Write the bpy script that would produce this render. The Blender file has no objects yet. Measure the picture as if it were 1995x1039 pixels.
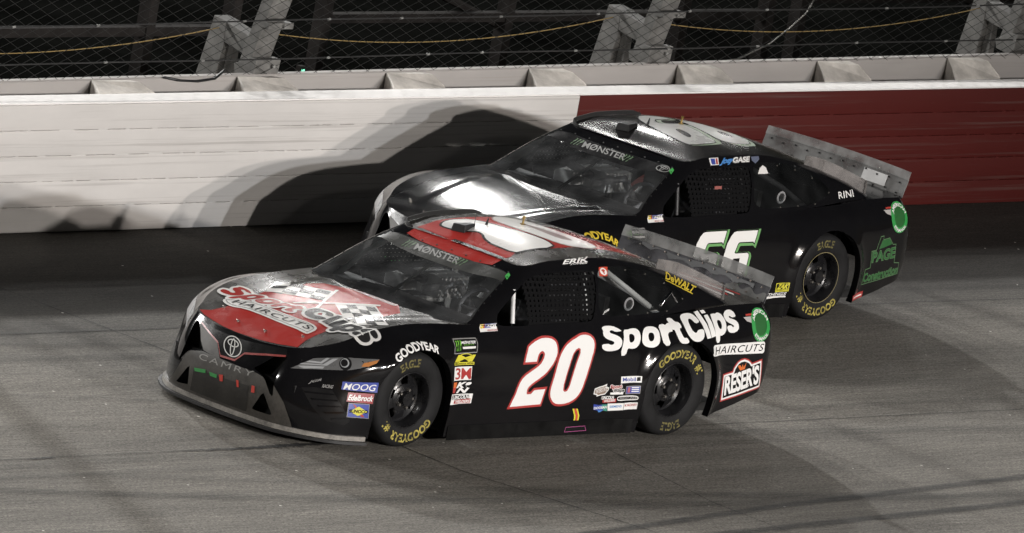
import bpy, bmesh, math, random
import numpy as np
from mathutils import Vector, Matrix
from mathutils.bvhtree import BVHTree
R_ = math.radians
rng = random.Random(7)
S = bpy.context.scene
COL = S.collection

# ------------------------------------------------------------------ camera
cam_d = bpy.data.cameras.new('camera')
cam = bpy.data.objects.new('camera', cam_d); COL.objects.link(cam); S.camera = cam
CAM_POS = Vector((-50.01243651, -47.25310264, 14.40714641))
_r = Vector((0.6873044, -0.70548063, 0.17294432)); _u = Vector((0.01736958, 0.25398882, 0.96705117)); _f = Vector((0.7261618, 0.66165456, -0.18682154))
cam.matrix_world = Matrix(((_r.x, _u.x, -_f.x, CAM_POS.x), (_r.y, _u.y, -_f.y, CAM_POS.y), (_r.z, _u.z, -_f.z, CAM_POS.z), (0, 0, 0, 1)))
cam_d.sensor_fit = 'HORIZONTAL'; cam_d.sensor_width = 36.0
cam_d.lens = 18964.47264 / 1995.0 * 36.0
cam_d.clip_start = 1.0; cam_d.clip_end = 2000.0

# ------------------------------------------------------------------ world: night sky
world = bpy.data.worlds.new('World'); S.world = world; world.use_nodes = True
wn = world.node_tree.nodes; wl_ = world.node_tree.links
bg = wn['Background']
sky = wn.new('ShaderNodeTexSky'); sky.sky_type = 'NISHITA'; sky.sun_disc = False
sky.sun_elevation = R_(3); sky.sun_rotation = R_(200)
wl_.new(sky.outputs['Color'], bg.inputs['Color']); bg.inputs['Strength'].default_value = 0.006

# ------------------------------------------------------------------ floodlights of the speedway
TARGET = Vector((3.2, 0.6, 0.6))
def flood(name, az, el, dist, irr, size, col=(1.0, .95, .88), target=TARGET):
    """az measured from +Y towards +X, seen from the cars; irr = irradiance at the cars"""
    d = Vector((math.sin(R_(az)) * math.cos(R_(el)), math.cos(R_(az)) * math.cos(R_(el)), math.sin(R_(el))))
    l = bpy.data.lights.new(name, 'AREA'); l.shape = 'RECTANGLE'; l.size = size[0]; l.size_y = size[1]
    l.energy = irr * math.pi * dist * dist; l.color = col
    o = bpy.data.objects.new(name, l); COL.objects.link(o)
    o.location = target + d * dist; o.rotation_euler = (-d).to_track_quat('-Z', 'Y').to_euler()
    return o
def beam(name, az, el, dist, irr, rad, col, target, cone):
    """a narrow-beam floodlight aimed at one stretch of the track"""
    d = Vector((math.sin(R_(az)) * math.cos(R_(el)), math.cos(R_(az)) * math.cos(R_(el)), math.sin(R_(el))))
    l = bpy.data.lights.new(name, 'SPOT'); l.shadow_soft_size = rad; l.spot_size = R_(cone); l.spot_blend = 1.0
    l.energy = irr * 4 * math.pi * dist * dist; l.color = col
    o = bpy.data.objects.new(name, l); COL.objects.link(o)
    o.location = target + d * dist; o.rotation_euler = (-d).to_track_quat('-Z', 'Y').to_euler()
    return o
# banks of the infield poles (behind the camera)
for az, el, irr, col in ((166, 11.8, .92, (1.0, .91, .84)), (174, 12.1, .92, (1.0, .95, .90)), (183, 13.4, 1.0, (.95, .97, 1.0)), (192, 14.2, 1.1, (1.0, .94, .88))):
    beam('infield_light', az, el, 75, irr, .55, col, Vector((.8, 1.5, .6)), 27)
# banks on the poles behind the outside wall
for az, el, irr, sz in ((2, 22.5, 1.5, (2, 1.5)), (12, 31, .7, (2, 1.5)), (24, 21, 1.5, (2, 1.5)), (43, 26, .20, (3.5, 2.5)), (52, 14, .06, (3, 1.5)), (70, 9, .45, (2, 1.5))):
    flood('outfield_floodlight', az, el, 80, irr, sz, (1.0, .985, .96))
# nearer poles by the wall further round the turn
flood('turn_floodlight', -16, 22, 32, 1.8, (5, 3), (1.0, .985, .96), Vector((-3, -2, 0)))
flood('turn_floodlight', -80, 18, 45, .40, (1.5, 1.0), (1.0, .97, .93))
# weak fill added on the infield side to lift car fronts and windshields
flood('infield_light', 200, 21, 75, .05, (3, 2), (1.0, .95, .9))
S.view_settings.view_transform = 'Standard'; S.view_settings.look = 'None'
S.view_settings.exposure = 0.0; S.view_settings.gamma = 1.0
S.render.engine = 'CYCLES'
S.cycles.use_denoising = True
S.cycles.max_bounces = 8; S.cycles.transparent_max_bounces = 16

# ------------------------------------------------------------------ helpers
def tag(o, label=None, cat=None, group=None, kind=None):
    if label: o['label'] = label
    if cat: o['category'] = cat
    if group: o['group'] = group
    if kind: o['kind'] = kind
    return o
def link(o, parent=None):
    COL.objects.link(o)
    if parent is not None: o.parent = parent
    return o
def empty(name, loc=(0, 0, 0), rz=0.0):
    o = bpy.data.objects.new(name, None); COL.objects.link(o); o.location = loc; o.rotation_euler = (0, 0, rz); o.empty_display_size = .3
    return o
def mesh_obj(name, V, F, mat, parent=None, smooth=False, sharp=None):
    me = bpy.data.meshes.new(name)
    me.from_pydata([tuple(map(float, v)) for v in V], [], [tuple(f) for f in F])
    me.validate()
    if mat is not None: me.materials.append(mat)
    if smooth:
        me.polygons.foreach_set('use_smooth', [True] * len(me.polygons))
        if sharp is not None: me.set_sharp_from_angle(angle=R_(sharp))
    me.update()
    return link(bpy.data.objects.new(name, me), parent)
def weld_normals(V, F):
    bm = bmesh.new()
    vs = [bm.verts.new(tuple(map(float, v))) for v in V]
    for f in F:
        try: bm.faces.new([vs[i] for i in f])
        except ValueError: pass
    bmesh.ops.recalc_face_normals(bm, faces=bm.faces)
    bm.verts.index_update()
    V2 = [v.co[:] for v in bm.verts]; F2 = [[v.index for v in f.verts] for f in bm.faces]
    bm.free(); return V2, F2
class MB:
    """collects boxes, tubes, prisms into one mesh"""
    def __init__(s): s.V = []; s.F = []
    def add(s, V, F):
        n = len(s.V); s.V += [tuple(map(float, v)) for v in V]; s.F += [[i + n for i in f] for f in F]; return s
    def box(s, a, b, fr=None):
        (x0, y0, z0), (x1, y1, z1) = a, b
        V = [(x, y, z) for z in (z0, z1) for y in (y0, y1) for x in (x0, x1)]
        F = [(0, 2, 3, 1), (4, 5, 7, 6), (0, 1, 5, 4), (2, 6, 7, 3), (0, 4, 6, 2), (1, 3, 7, 5)]
        if fr: V = [fr(*v) for v in V]
        return s.add(V, F)
    def tube(s, pts, r, n=8, caps=True):
        pts = [Vector(p) for p in pts]; V = []; F = []; m = len(pts)
        rr = r if isinstance(r, (list, tuple)) else [r] * m
        up = None
        for i, p in enumerate(pts):
            d = (pts[min(i + 1, m - 1)] - pts[max(i - 1, 0)]).normalized()
            if up is None:
                up = d.orthogonal().normalized()
            up = (up - d * up.dot(d)).normalized(); sd = d.cross(up)
            for k in range(n):
                a = 2 * math.pi * k / n
                V.append(p + (up * math.cos(a) + sd * math.sin(a)) * rr[i])
        for i in range(m - 1):
            for k in range(n):
                F.append((i * n + k, i * n + (k + 1) % n, (i + 1) * n + (k + 1) % n, (i + 1) * n + k))
        if caps: F.append(tuple(range(n - 1, -1, -1))); F.append(tuple((m - 1) * n + k for k in range(n)))
        return s.add(V, F)
    def prism(s, poly, d0, d1, fr):
        """poly: list of 2-D points, fr(a,b,d) -> 3-D"""
        n = len(poly); V = [fr(a, b, d0) for a, b in poly] + [fr(a, b, d1) for a, b in poly]
        F = [tuple(range(n)), tuple(range(2 * n - 1, n - 1, -1))] + [(i, (i + 1) % n, n + (i + 1) % n, n + i) for i in range(n)]
        V, F = weld_normals(V, F)
        return s.add(V, F)
    def lathe(s, prof, n, fr):
        """prof: (radius, depth) list; fr(a, r, d) -> 3-D"""
        m = len(prof); V = []; F = []
        for i in range(n):
            a = 2 * math.pi * i / n
            for r, d in prof: V.append(fr(a, r, d))
        for i in range(n):
            j = (i + 1) % n
            for k in range(m - 1): F.append((i * m + k, i * m + k + 1, j * m + k + 1, j * m + k))
        return s.add(V, F)
    def build(s, name, mat, parent=None, smooth=False, sharp=None, bevel=None):
        o = mesh_obj(name, s.V, s.F, mat, parent, smooth, sharp)
        if bevel:
            bm = bmesh.new(); bm.from_mesh(o.data)
            bmesh.ops.bevel(bm, geom=[e for e in bm.edges if len(e.link_faces) == 2 and e.calc_face_angle(0) > .6], offset=bevel, segments=2, affect='EDGES', profile=.5)
            bm.to_mesh(o.data); bm.free()
        return o

# ------------------------------------------------------------------ materials
MATS = {}
def nodes_of(m): return m.node_tree.nodes, m.node_tree.links
def principled(name, col, rough=.5, metal=0., coat=0., coat_r=.05, spec=.5, noise=None, bump=None, alpha=None):
    """noise=(scale, amount[, stretch]) varies the colour; bump=(scale, strength, distance)"""
    if name in MATS: return MATS[name]
    m = bpy.data.materials.new(name); m.use_nodes = True; N, L = nodes_of(m); b = N['Principled BSDF']
    b.inputs['Base Color'].default_value = (*col, 1); b.inputs['Roughness'].default_value = rough; b.inputs['Metallic'].default_value = metal
    b.inputs['Coat Weight'].default_value = coat; b.inputs['Coat Roughness'].default_value = coat_r; b.inputs['Specular IOR Level'].default_value = spec
    tc = N.new('ShaderNodeTexCoord')
    if noise:
        mp = N.new('ShaderNodeMapping'); st = noise[2] if len(noise) > 2 else (1, 1, 1)
        mp.inputs['Scale'].default_value = st; L.new(tc.outputs['Object'], mp.inputs['Vector'])
        t = N.new('ShaderNodeTexNoise'); t.inputs['Scale'].default_value = noise[0]; t.inputs['Detail'].default_value = 6; t.inputs['Roughness'].default_value = .65
        L.new(mp.outputs['Vector'], t.inputs['Vector'])
        mr = N.new('ShaderNodeMapRange'); mr.inputs[1].default_value = .3; mr.inputs[2].default_value = .7; mr.inputs[3].default_value = 1 - noise[1]; mr.inputs[4].default_value = 1 + noise[1]
        L.new(t.outputs['Fac'], mr.inputs[0])
        mx = N.new('ShaderNodeMix'); mx.data_type = 'RGBA'; mx.blend_type = 'MULTIPLY'; mx.inputs[0].default_value = 1
        mx.inputs[6].default_value = (*col, 1); L.new(mr.outputs[0], mx.inputs[7]); L.new(mx.outputs[2], b.inputs['Base Color'])
        r2 = N.new('ShaderNodeMapRange'); r2.inputs[3].default_value = max(0, rough - .12); r2.inputs[4].default_value = min(1, rough + .12); L.new(t.outputs['Fac'], r2.inputs[0]); L.new(r2.outputs[0], b.inputs['Roughness'])
    if bump:
        t2 = N.new('ShaderNodeTexNoise'); t2.inputs['Scale'].default_value = bump[0]; t2.inputs['Detail'].default_value = 4; L.new(tc.outputs['Object'], t2.inputs['Vector'])
        bp = N.new('ShaderNodeBump'); bp.inputs['Strength'].default_value = bump[1]; bp.inputs['Distance'].default_value = bump[2]
        L.new(t2.outputs['Fac'], bp.inputs['Height']); L.new(bp.outputs['Normal'], b.inputs['Normal'])
    MATS[name] = m; return m

# ------------------------------------------------------------------ track surface
def asphalt_material():
    m = bpy.data.materials.new('asphalt'); m.use_nodes = True; N, L = nodes_of(m); b = N['Principled BSDF']
    tc = N.new('ShaderNodeTexCoord')
    def noise(scale, st, det=5, rgh=.6):
        mp = N.new('ShaderNodeMapping'); mp.inputs['Scale'].default_value = st; L.new(tc.outputs['Object'], mp.inputs['Vector'])
        t = N.new('ShaderNodeTexNoise'); t.inputs['Scale'].default_value = scale; t.inputs['Detail'].default_value = det; t.inputs['Roughness'].default_value = rgh
        L.new(mp.outputs['Vector'], t.inputs['Vector']); return t.outputs['Fac']
    def mrange(x, a, b_, c, d):
        r = N.new('ShaderNodeMapRange'); r.inputs[1].default_value = a; r.inputs[2].default_value = b_; r.inputs[3].default_value = c; r.inputs[4].default_value = d; L.new(x, r.inputs[0]); return r.outputs[0]
    def mul(x, y):
        r = N.new('ShaderNodeMath'); r.operation = 'MULTIPLY'; L.new(x, r.inputs[0]); L.new(y, r.inputs[1]); return r.outputs[0]
    fine = mrange(noise(55, (1, 1, 1), 3, .7), .3, .7, .35, 1.65)
    streak = mrange(noise(2.2, (.12, 1.6, 1), 6, .6), .3, .7, .80, 1.18)
    fstreak = mrange(noise(9, (.22, 3.2, 1), 3, .6), .3, .7, .80, 1.2)
    patch = mrange(noise(.55, (.6, 1, 1), 4, .5), .3, .7, .86, 1.14)
    # racing rubber along the wall, darkened further to paint in the wall's shadow
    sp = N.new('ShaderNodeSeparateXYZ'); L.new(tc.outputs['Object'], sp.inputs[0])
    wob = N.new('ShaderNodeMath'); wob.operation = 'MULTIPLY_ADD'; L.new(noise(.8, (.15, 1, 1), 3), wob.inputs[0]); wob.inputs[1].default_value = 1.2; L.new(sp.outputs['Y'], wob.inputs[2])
    groove_shade = mrange(wob.outputs[0], 2.1, 3.5, 1.0, .28)
    coarse = mrange(noise(24, (.7, 1.3, 1), 3, .7), .3, .7, .70, 1.30)
    v = mul(mul(mul(fine, streak), mul(fstreak, patch)), mul(groove_shade, coarse))
    mx = N.new('ShaderNodeMix'); mx.data_type = 'RGBA'; mx.blend_type = 'MULTIPLY'; mx.inputs[0].default_value = 1
    mx.inputs[6].default_value = (.158, .146, .127, 1); L.new(v, mx.inputs[7])
    # pale chips of aggregate
    vo = N.new('ShaderNodeTexVoronoi'); vo.inputs['Scale'].default_value = 5.5; L.new(tc.outputs['Object'], vo.inputs['Vector'])
    c1 = N.new('ShaderNodeMath'); c1.operation = 'LESS_THAN'; c1.inputs[1].default_value = .055; L.new(vo.outputs['Distance'], c1.inputs[0])
    sx = N.new('ShaderNodeSeparateColor'); L.new(vo.outputs['Color'], sx.inputs[0])
    c2 = N.new('ShaderNodeMath'); c2.operation = 'GREATER_THAN'; c2.inputs[1].default_value = .72; L.new(sx.outputs[0], c2.inputs[0])
    chip = mul(c1.outputs[0], c2.outputs[0])
    mx2 = N.new('ShaderNodeMix'); mx2.data_type = 'RGBA'; L.new(chip, mx2.inputs[0]); L.new(mx.outputs[2], mx2.inputs[6]); mx2.inputs[7].default_value = (.75, .72, .66, 1)
    L.new(mx2.outputs[2], b.inputs['Base Color'])
    b.inputs['Roughness'].default_value = .82; b.inputs['Specular IOR Level'].default_value = .25
    bp = N.new('ShaderNodeBump'); bp.inputs['Strength'].default_value = .55; bp.inputs['Distance'].default_value = .006
    L.new(noise(70, (1, 1, 1), 3, .7), bp.inputs['Height']); L.new(bp.outputs['Normal'], b.inputs['Normal'])
    return m
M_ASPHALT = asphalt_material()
WY, WYAW = 5.007762, R_(1.64958)
_cw, _sw = math.cos(WYAW), math.sin(WYAW)
def wl(x, off, z):
    """wall frame: along the wall, distance behind its face, height"""
    return (x * _cw - off * _sw, WY + x * _sw + off * _cw, z)
XA, XB = -14.0, 30.0
V = [(-400, -60, 0), (400, -60, 0), wl(400, .3, 0), wl(-400, .3, 0)]
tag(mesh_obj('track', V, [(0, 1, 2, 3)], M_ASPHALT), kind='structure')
M_DIRT = principled('dark_earth', (.004, .0042, .0038), 1.0, spec=0.0, noise=(.9, .5))
tag(mesh_obj('ground', [wl(-900, .75, -.35), wl(900, .75, -.35), wl(900, 900, -6), wl(-900, 900, -6)], [(0, 1, 2, 3)], M_DIRT), kind='structure')

def stain_material(name, col, scale, lo, hi, st=(1, 1, 1), amax=1.0):
    m = bpy.data.materials.new(name); m.use_nodes = True; N, L = nodes_of(m); b = N['Principled BSDF']
    b.inputs['Base Color'].default_value = (*col, 1); b.inputs['Roughness'].default_value = .8
    tc = N.new('ShaderNodeTexCoord'); mp = N.new('ShaderNodeMapping'); mp.inputs['Scale'].default_value = st; L.new(tc.outputs['Object'], mp.inputs['Vector'])
    t = N.new('ShaderNodeTexNoise'); t.inputs['Scale'].default_value = scale; t.inputs['Detail'].default_value = 6; t.inputs['Roughness'].default_value = .7; L.new(mp.outputs['Vector'], t.inputs['Vector'])
    r = N.new('ShaderNodeMapRange'); r.inputs[1].default_value = lo; r.inputs[2].default_value = hi; r.inputs[3].default_value = 0; r.inputs[4].default_value = amax; L.new(t.outputs['Fac'], r.inputs[0])
    # fade to the strip's borders (stored as a colour attribute)
    at = N.new('ShaderNodeAttribute'); at.attribute_name = 'fade'
    mu = N.new('ShaderNodeMath'); mu.operation = 'MULTIPLY'; L.new(r.outputs[0], mu.inputs[0]); L.new(at.outputs['Fac'], mu.inputs[1])
    L.new(mu.outputs[0], b.inputs['Alpha'])
    return m
def strip(name, pts, widths, z, mat, wob=.0, n=60, soft=True):
    """a worn band lying on the track: pts = polyline of (x, y)"""
    pts = np.array(pts, float); t = np.linspace(0, len(pts) - 1, n)
    xs = np.interp(t, range(len(pts)), pts[:, 0]); ys = np.interp(t, range(len(pts)), pts[:, 1]); w = np.interp(t, range(len(pts)), widths)
    r = random.Random(name + str(pts[0]))
    if wob: ys = ys + np.array([r.uniform(-wob, wob) for _ in t])
    tx = np.gradient(xs); ty = np.gradient(ys); l = np.hypot(tx, ty); nx, ny = -ty / l, tx / l
    V = []; F = []; fade = []
    prof = ((-.5, 0), (-.25, 1), (.25, 1), (.5, 0)) if soft else ((-.5, 1), (.5, 1))
    k = len(prof)
    for i in range(n):
        e = min(1, i / 4, (n - 1 - i) / 4)
        ww = w[i] * (1 + (r.uniform(-.35, .35) if wob else 0))
        for o, f in prof: V.append((xs[i] + nx[i] * o * ww, ys[i] + ny[i] * o * ww, z)); fade.append(f * e)
    for i in range(n - 1):
        for j in range(k - 1): F.append((i * k + j, (i + 1) * k + j, (i + 1) * k + j + 1, i * k + j + 1))
    o = mesh_obj(name, V, F, mat)
    at = o.data.attributes.new('fade', 'FLOAT', 'POINT'); at.data.foreach_set('value', fade)
    return tag(o, kind='structure')
M_JOINT = stain_material('joint_sealer', (.012, .012, .012), 3.0, .25, .5, (1, 1, 1), .9)
M_RUBBER = stain_material('tyre_rubber', (.016, .016, .017), 6, .25, .65, (.5, 6, 1), .75)
M_RUBBER2 = stain_material('faint_rubber', (.03, .03, .03), 5, .25, .75, (.3, 4, 1), .26)
strip('paving_joint', [(-10, -.89), (-3.8, -.805), (7.2, -.651), (16, -.53)], [.014] * 4, .004, M_JOINT, .006, 260)
strip('paving_joint', [(-10, 2.2), (8.4, 2.387), (18, 2.49)], [.016] * 3, .004, M_JOINT, .006, 260)
strip('paving_joint', [(.17, 4.9), (.19, 1.6), (.0, -1.57), (.30, -3.2), (.5, -6)], [.016] * 5, .0045, M_JOINT, .006, 120)
strip('paving_joint', [(1.9, -1.2), (1.55, -2.6), (1.5, -5)], [.012] * 3, .0045, M_JOINT, .006, 60)
strip('tyre_mark', [(-3.0, -3.56), (-.26, -3.14), (2.2, -2.74), (5.25, -2.36), (10, -1.7)], [.13] * 5, .005, M_RUBBER, 0, 90)
strip('tyre_mark', [(-2.0, -3.66), (1.0, -3.31), (4.54, -2.975), (9, -2.5)], [.14] * 4, .005, M_RUBBER, 0, 90)
strip('rubber_smear', [(-2.1, -.79), (-1.4, -.785), (-1.0, -.77), (-.55, -.76)], [.02, .055, .11, .05], .0055, stain_material('sealer_smear', (.006, .006, .006), 12, .2, .55, (1, 5, 1), .95), .012, 60)
strip('rubber_smear', [(-3.6, -.815), (-3.3, -.81)], [.03, .04], .0055, M_JOINT, .01, 20)
for k in range(16):      # faint arcs of rubber laid by earlier laps
    y0 = rng.uniform(-4.2, 2.4); x0 = rng.uniform(-4, 9); ln = rng.uniform(2, 6); sl = rng.uniform(-.25, .12)
    strip('tyre_mark', [(x0 - ln, y0 - sl * ln), (x0, y0), (x0 + ln, y0 + sl * ln * .7)], [rng.uniform(.08, .3)] * 3, .0060 + k * .0003, M_RUBBER2, 0, 50)

# ------------------------------------------------------------------ steel-tube barrier with foam blocks
def wall_paint(name, col, scuff):
    m = bpy.data.materials.new(name); m.use_nodes = True; N, L = nodes_of(m); b = N['Principled BSDF']
    tc = N.new('ShaderNodeTexCoord')
    def nz(scale, st, det=6):
        mp = N.new('ShaderNodeMapping'); mp.inputs['Scale'].default_value = st; L.new(tc.outputs['Object'], mp.inputs['Vector'])
        t = N.new('ShaderNodeTexNoise'); t.inputs['Scale'].default_value = scale; t.inputs['Detail'].default_value = det; t.inputs['Roughness'].default_value = .65; L.new(mp.outputs['Vector'], t.inputs['Vector']); return t.outputs['Fac']
    def mr(x, a, b_, c, d):
        r = N.new('ShaderNodeMapRange'); r.inputs[1].default_value = a; r.inputs[2].default_value = b_; r.inputs[3].default_value = c; r.inputs[4].default_value = d; L.new(x, r.inputs[0]); return r.outputs[0]
    def mixc(f, a, c):
        x = N.new('ShaderNodeMix'); x.data_type = 'RGBA'; L.new(f, x.inputs[0])
        if isinstance(a, tuple): x.inputs[6].default_value = (*a, 1)
        else: L.new(a, x.inputs[6])
        x.inputs[7].default_value = (*c, 1); return x.outputs[2]
    c = mixc(mr(nz(1.3, (.5, 1, 2.0)), .35, .75, 0, .55), col, tuple(v * .72 for v in col))
    c = mixc(mr(nz(3.0, (.10, 1, 9)), .55, .70, 0, scuff), c, (.16, .14, .125))     # long scrapes by cars
    c = mixc(mr(nz(14, (.5, 1, 3)), .68, .80, 0, scuff), c, (.20, .17, .15))
    L.new(c, b.inputs['Base Color']); b.inputs['Roughness'].default_value = .55
    bp = N.new('ShaderNodeBump'); bp.inputs['Strength'].default_value = .35; bp.inputs['Distance'].default_value = .01
    L.new(nz(2.5, (.6, 1, 1.5)), bp.inputs['Height']); L.new(bp.outputs['Normal'], b.inputs['Normal'])
    return m
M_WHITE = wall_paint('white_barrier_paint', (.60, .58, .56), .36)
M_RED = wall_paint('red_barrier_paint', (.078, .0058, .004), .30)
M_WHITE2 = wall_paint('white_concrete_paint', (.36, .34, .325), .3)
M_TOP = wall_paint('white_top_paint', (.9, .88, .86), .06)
M_STEEL = principled('galvanised_steel', (.30, .30, .29), .55, .55, noise=(6, .35), bump=(12, .2, .004))
M_STEELP = principled('painted_post', (.14, .137, .13), .6, .1, noise=(7, .35), bump=(14, .3, .004))
M_WIRE = principled('fence_wire', (.03, .03, .029), .55, .6)
M_CABLE = principled('steel_cable', (.05, .05, .05), .45, .6)
M_FOAM = principled('foam_block', (.56, .53, .49), .8, noise=(4, .35), bump=(18, .4, .006))
M_JOINTW = principled('shadow_gap_steel', (.05, .045, .04), .8)
XR = 8.05          # where the white paint ends and the red begins
def barrier(name, label, x0, x1, mat):
    root = empty(name, wl((x0 + x1) / 2, .1, 0), WYAW)
    def fr(x, y, z): return (x - (x0 + x1) / 2, y - .1, z)
    for i in range(5):
        z0 = .004 + i * .2032; h = .2032 - .0028
        poly = []
        for (cy, cz, a0) in ((.0045, z0 + .0045, 180), (.195, z0 + .0045, 270), (.195, z0 + h - .0045, 0), (.0045, z0 + h - .0045, 90)):
            for q in range(4):
                a = R_(a0 + q * 30); poly.append((cy + .0045 * math.cos(a), cz + .0045 * math.sin(a)))
        n = int((x1 - x0) / .5); V = []; F = []; k = len(poly)
        for j in range(n + 1):
            x = x0 + (x1 - x0) * j / n
            for a, c in poly: V.append(fr(x, a + .0015 * math.sin(x * 1.7 + i), c))
        for j in range(n):
            for q in range(k): F.append((j * k + q, (j + 1) * k + q, (j + 1) * k + (q + 1) % k, j * k + (q + 1) % k))
        F.append(tuple(range(k))); F.append(tuple(range(n * k + k - 1, n * k - 1, -1)))
        V, F = weld_normals(V, F)
        mesh_obj('tube', V, F, mat, root, True, 40)
    w = MB()          # stitch welds that close part of every joint
    r2 = random.Random(3)
    for i in range(1, 5):
        x = x0 + r2.uniform(0, .2)
        while x < x1 - .3:
            ln = r2.choice((.02, .03, .04, .06, .10, .16)); zc = .002 + i * .2032
            w.box((x, .0015, zc - .008), (x + ln, .05, zc + .008), fr); x += ln + r2.uniform(.10, .34)
    wo = w.build('weld_bead', mat, root); wo['kind'] = 'stuff'
    g = MB(); g.box((x0, .03, .02), (x1, .10, 1.0), fr); g.build('backing_plate', M_JOINTW, root)
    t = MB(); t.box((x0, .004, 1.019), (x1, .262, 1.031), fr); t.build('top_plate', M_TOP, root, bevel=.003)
    tag(root, label, 'barrier', 'steel barrier along the track edge')
barrier('tube_barrier', 'white painted steel tube barrier along the dark track', XA, XR - .002, M_WHITE)
barrier('tube_barrier', 'dark red painted section of the steel tube barrier behind the cars', XR + .002, XB, M_RED)

# concrete wall behind the barrier
CO = .50
def cz(x): return 1.082 + .0085 * (x - 2)
m = MB()
n = 44
for i in range(n):
    xa = XA + (XB - XA) * i / n; xb = XA + (XB - XA) * (i + 1) / n
V = []; F = []
for i in range(n + 1):
    x = XA + (XB - XA) * i / n
    V += [wl(x, CO, -1), wl(x, CO, cz(x) - .012), wl(x, CO + .012, cz(x)), wl(x, CO + .07, cz(x)), wl(x, CO + .07, -1)]
for i in range(n):
    for q in range(4): F.append((i * 5 + q, i * 5 + q + 1, i * 5 + 6 + q, i * 5 + 5 + q))
o = mesh_obj('concrete_wall', V, F, M_WHITE2)
tag(o, 'pale concrete retaining wall under the catch fence behind the foam blocks', 'wall')

# foam blocks between barrier and wall
BLK = [('leftmost foam block behind the barrier, at the left end of the white top', 1),
       ('foam block under the first fence post from the left', 2), ('third foam block from the left behind the white barrier', 3),
       ('foam block behind the end of the white paint', 4), ('foam block behind the red barrier above the farther car', 5),
       ('foam block behind the red barrier right of the second fence post', 6), ('rightmost foam block behind the red barrier', 7)]
def foam_block(xc, label=None):
    z1, z0 = cz(xc) - .006, 1.030
    a, c = CO - .004, .272
    top = [(-.24, a, z1), (.18, a, z1 - .003), (.215, (a + c) / 2 + .02, z1 - .012), (.27, c + .02, z0 + .006), (.27, c, z0), (-.36, c, z0), (-.29, (a + c) / 2, (z1 + z0) / 2)]
    V = [(xc + x, y, z) for x, y, z in top] + [(xc + x, y, .45) for x, y, z in top]
    k = len(top); F = [tuple(range(k))[::-1], tuple(range(k, 2 * k))] + [(i, (i + 1) % k, k + (i + 1) % k, k + i) for i in range(k)]
    bl = MB(); V, F = weld_normals([wl(*p) for p in V], F); bl.add(V, F)
    o = bl.build('foam_block', M_FOAM, None, bevel=.012)
    tag(o, label or 'foam block between barrier and wall outside the picture', 'foam block', 'foam blocks behind the barrier')
FX = [3.063, 4.711, 6.449, 8.17, 10.027, 11.828, 13.564]
for x, (lb, _) in zip(FX, BLK): foam_block(x, lb)

# ------------------------------------------------------------------ catch fence
def fo(z): return .53 - (z - 1.05) * .25          # fence plane leans towards the track
def zigzag():
    m = MB(); r3 = random.Random(5)
    zt, zb = 3.0, 1.06; P = .20; Hh = .094
    Lx = (zt - zb) / Hh * P                    # run of one wire over the full height
    n = int((XB - XA + Lx) / P)
    for s in (1, -1):
        for i in range(n):
            xs = XA - Lx + i * P if s > 0 else XA + i * P + Lx
            pts = []
            k = 12
            for q in range(k + 1):
                z = zb + (zt - zb) * q / k; x = xs + s * Lx * q / k + r3.uniform(-.006, .006)
                if XA - .5 < x < XB + .5: pts.append(wl(x, fo(z) + (.003 * s), z + r3.uniform(-.004, .004)))
            if len(pts) > 1: m.tube(pts, .0025, 3, caps=False)
    return m
root = empty('catch_fence', wl(5, .5, 1.0))
def local(o, root):
    o.matrix_parent_inverse = root.matrix_basis.inverted(); return o
o = zigzag().build('wire_mesh', M_WIRE, root); o['kind'] = 'stuff'; local(o, root)
bpy.context.view_layer.update()
for z, r in ((1.215, .007), (1.545, .007), (1.9, .007), (2.3, .007), (2.8, .007)):
    c = MB(); pts = []
    for i in range(45):
        x = XA + (XB - XA) * i / 44; zz = z + .010 * (x - 2) + .006 * math.sin(x * 1.3 + z * 9)
        pts.append(wl(x, fo(zz) - .012, zz))
    local(c.tube(pts, r, 6).build('cable', M_CABLE, root, True), root)
cl = MB()      # small bright cable clamps
for z in (1.215, 1.545):
    for x in np.arange(XA, XB, 1.13):
        x = x + rng.uniform(-.3, .3); zz = z + .010 * (x - 2) + .006 * math.sin(x * 1.3 + z * 9)
        p = Vector(wl(x, fo(zz) - .022, zz)); cl.tube([p, p + Vector((.03, 0, .004))], .009, 6)
local(cl.build('cable_clamp', M_STEEL, root), root)['kind'] = 'stuff'
tag(root, 'chain-link catch fence with steel cables on the concrete wall', 'fence')

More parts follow.
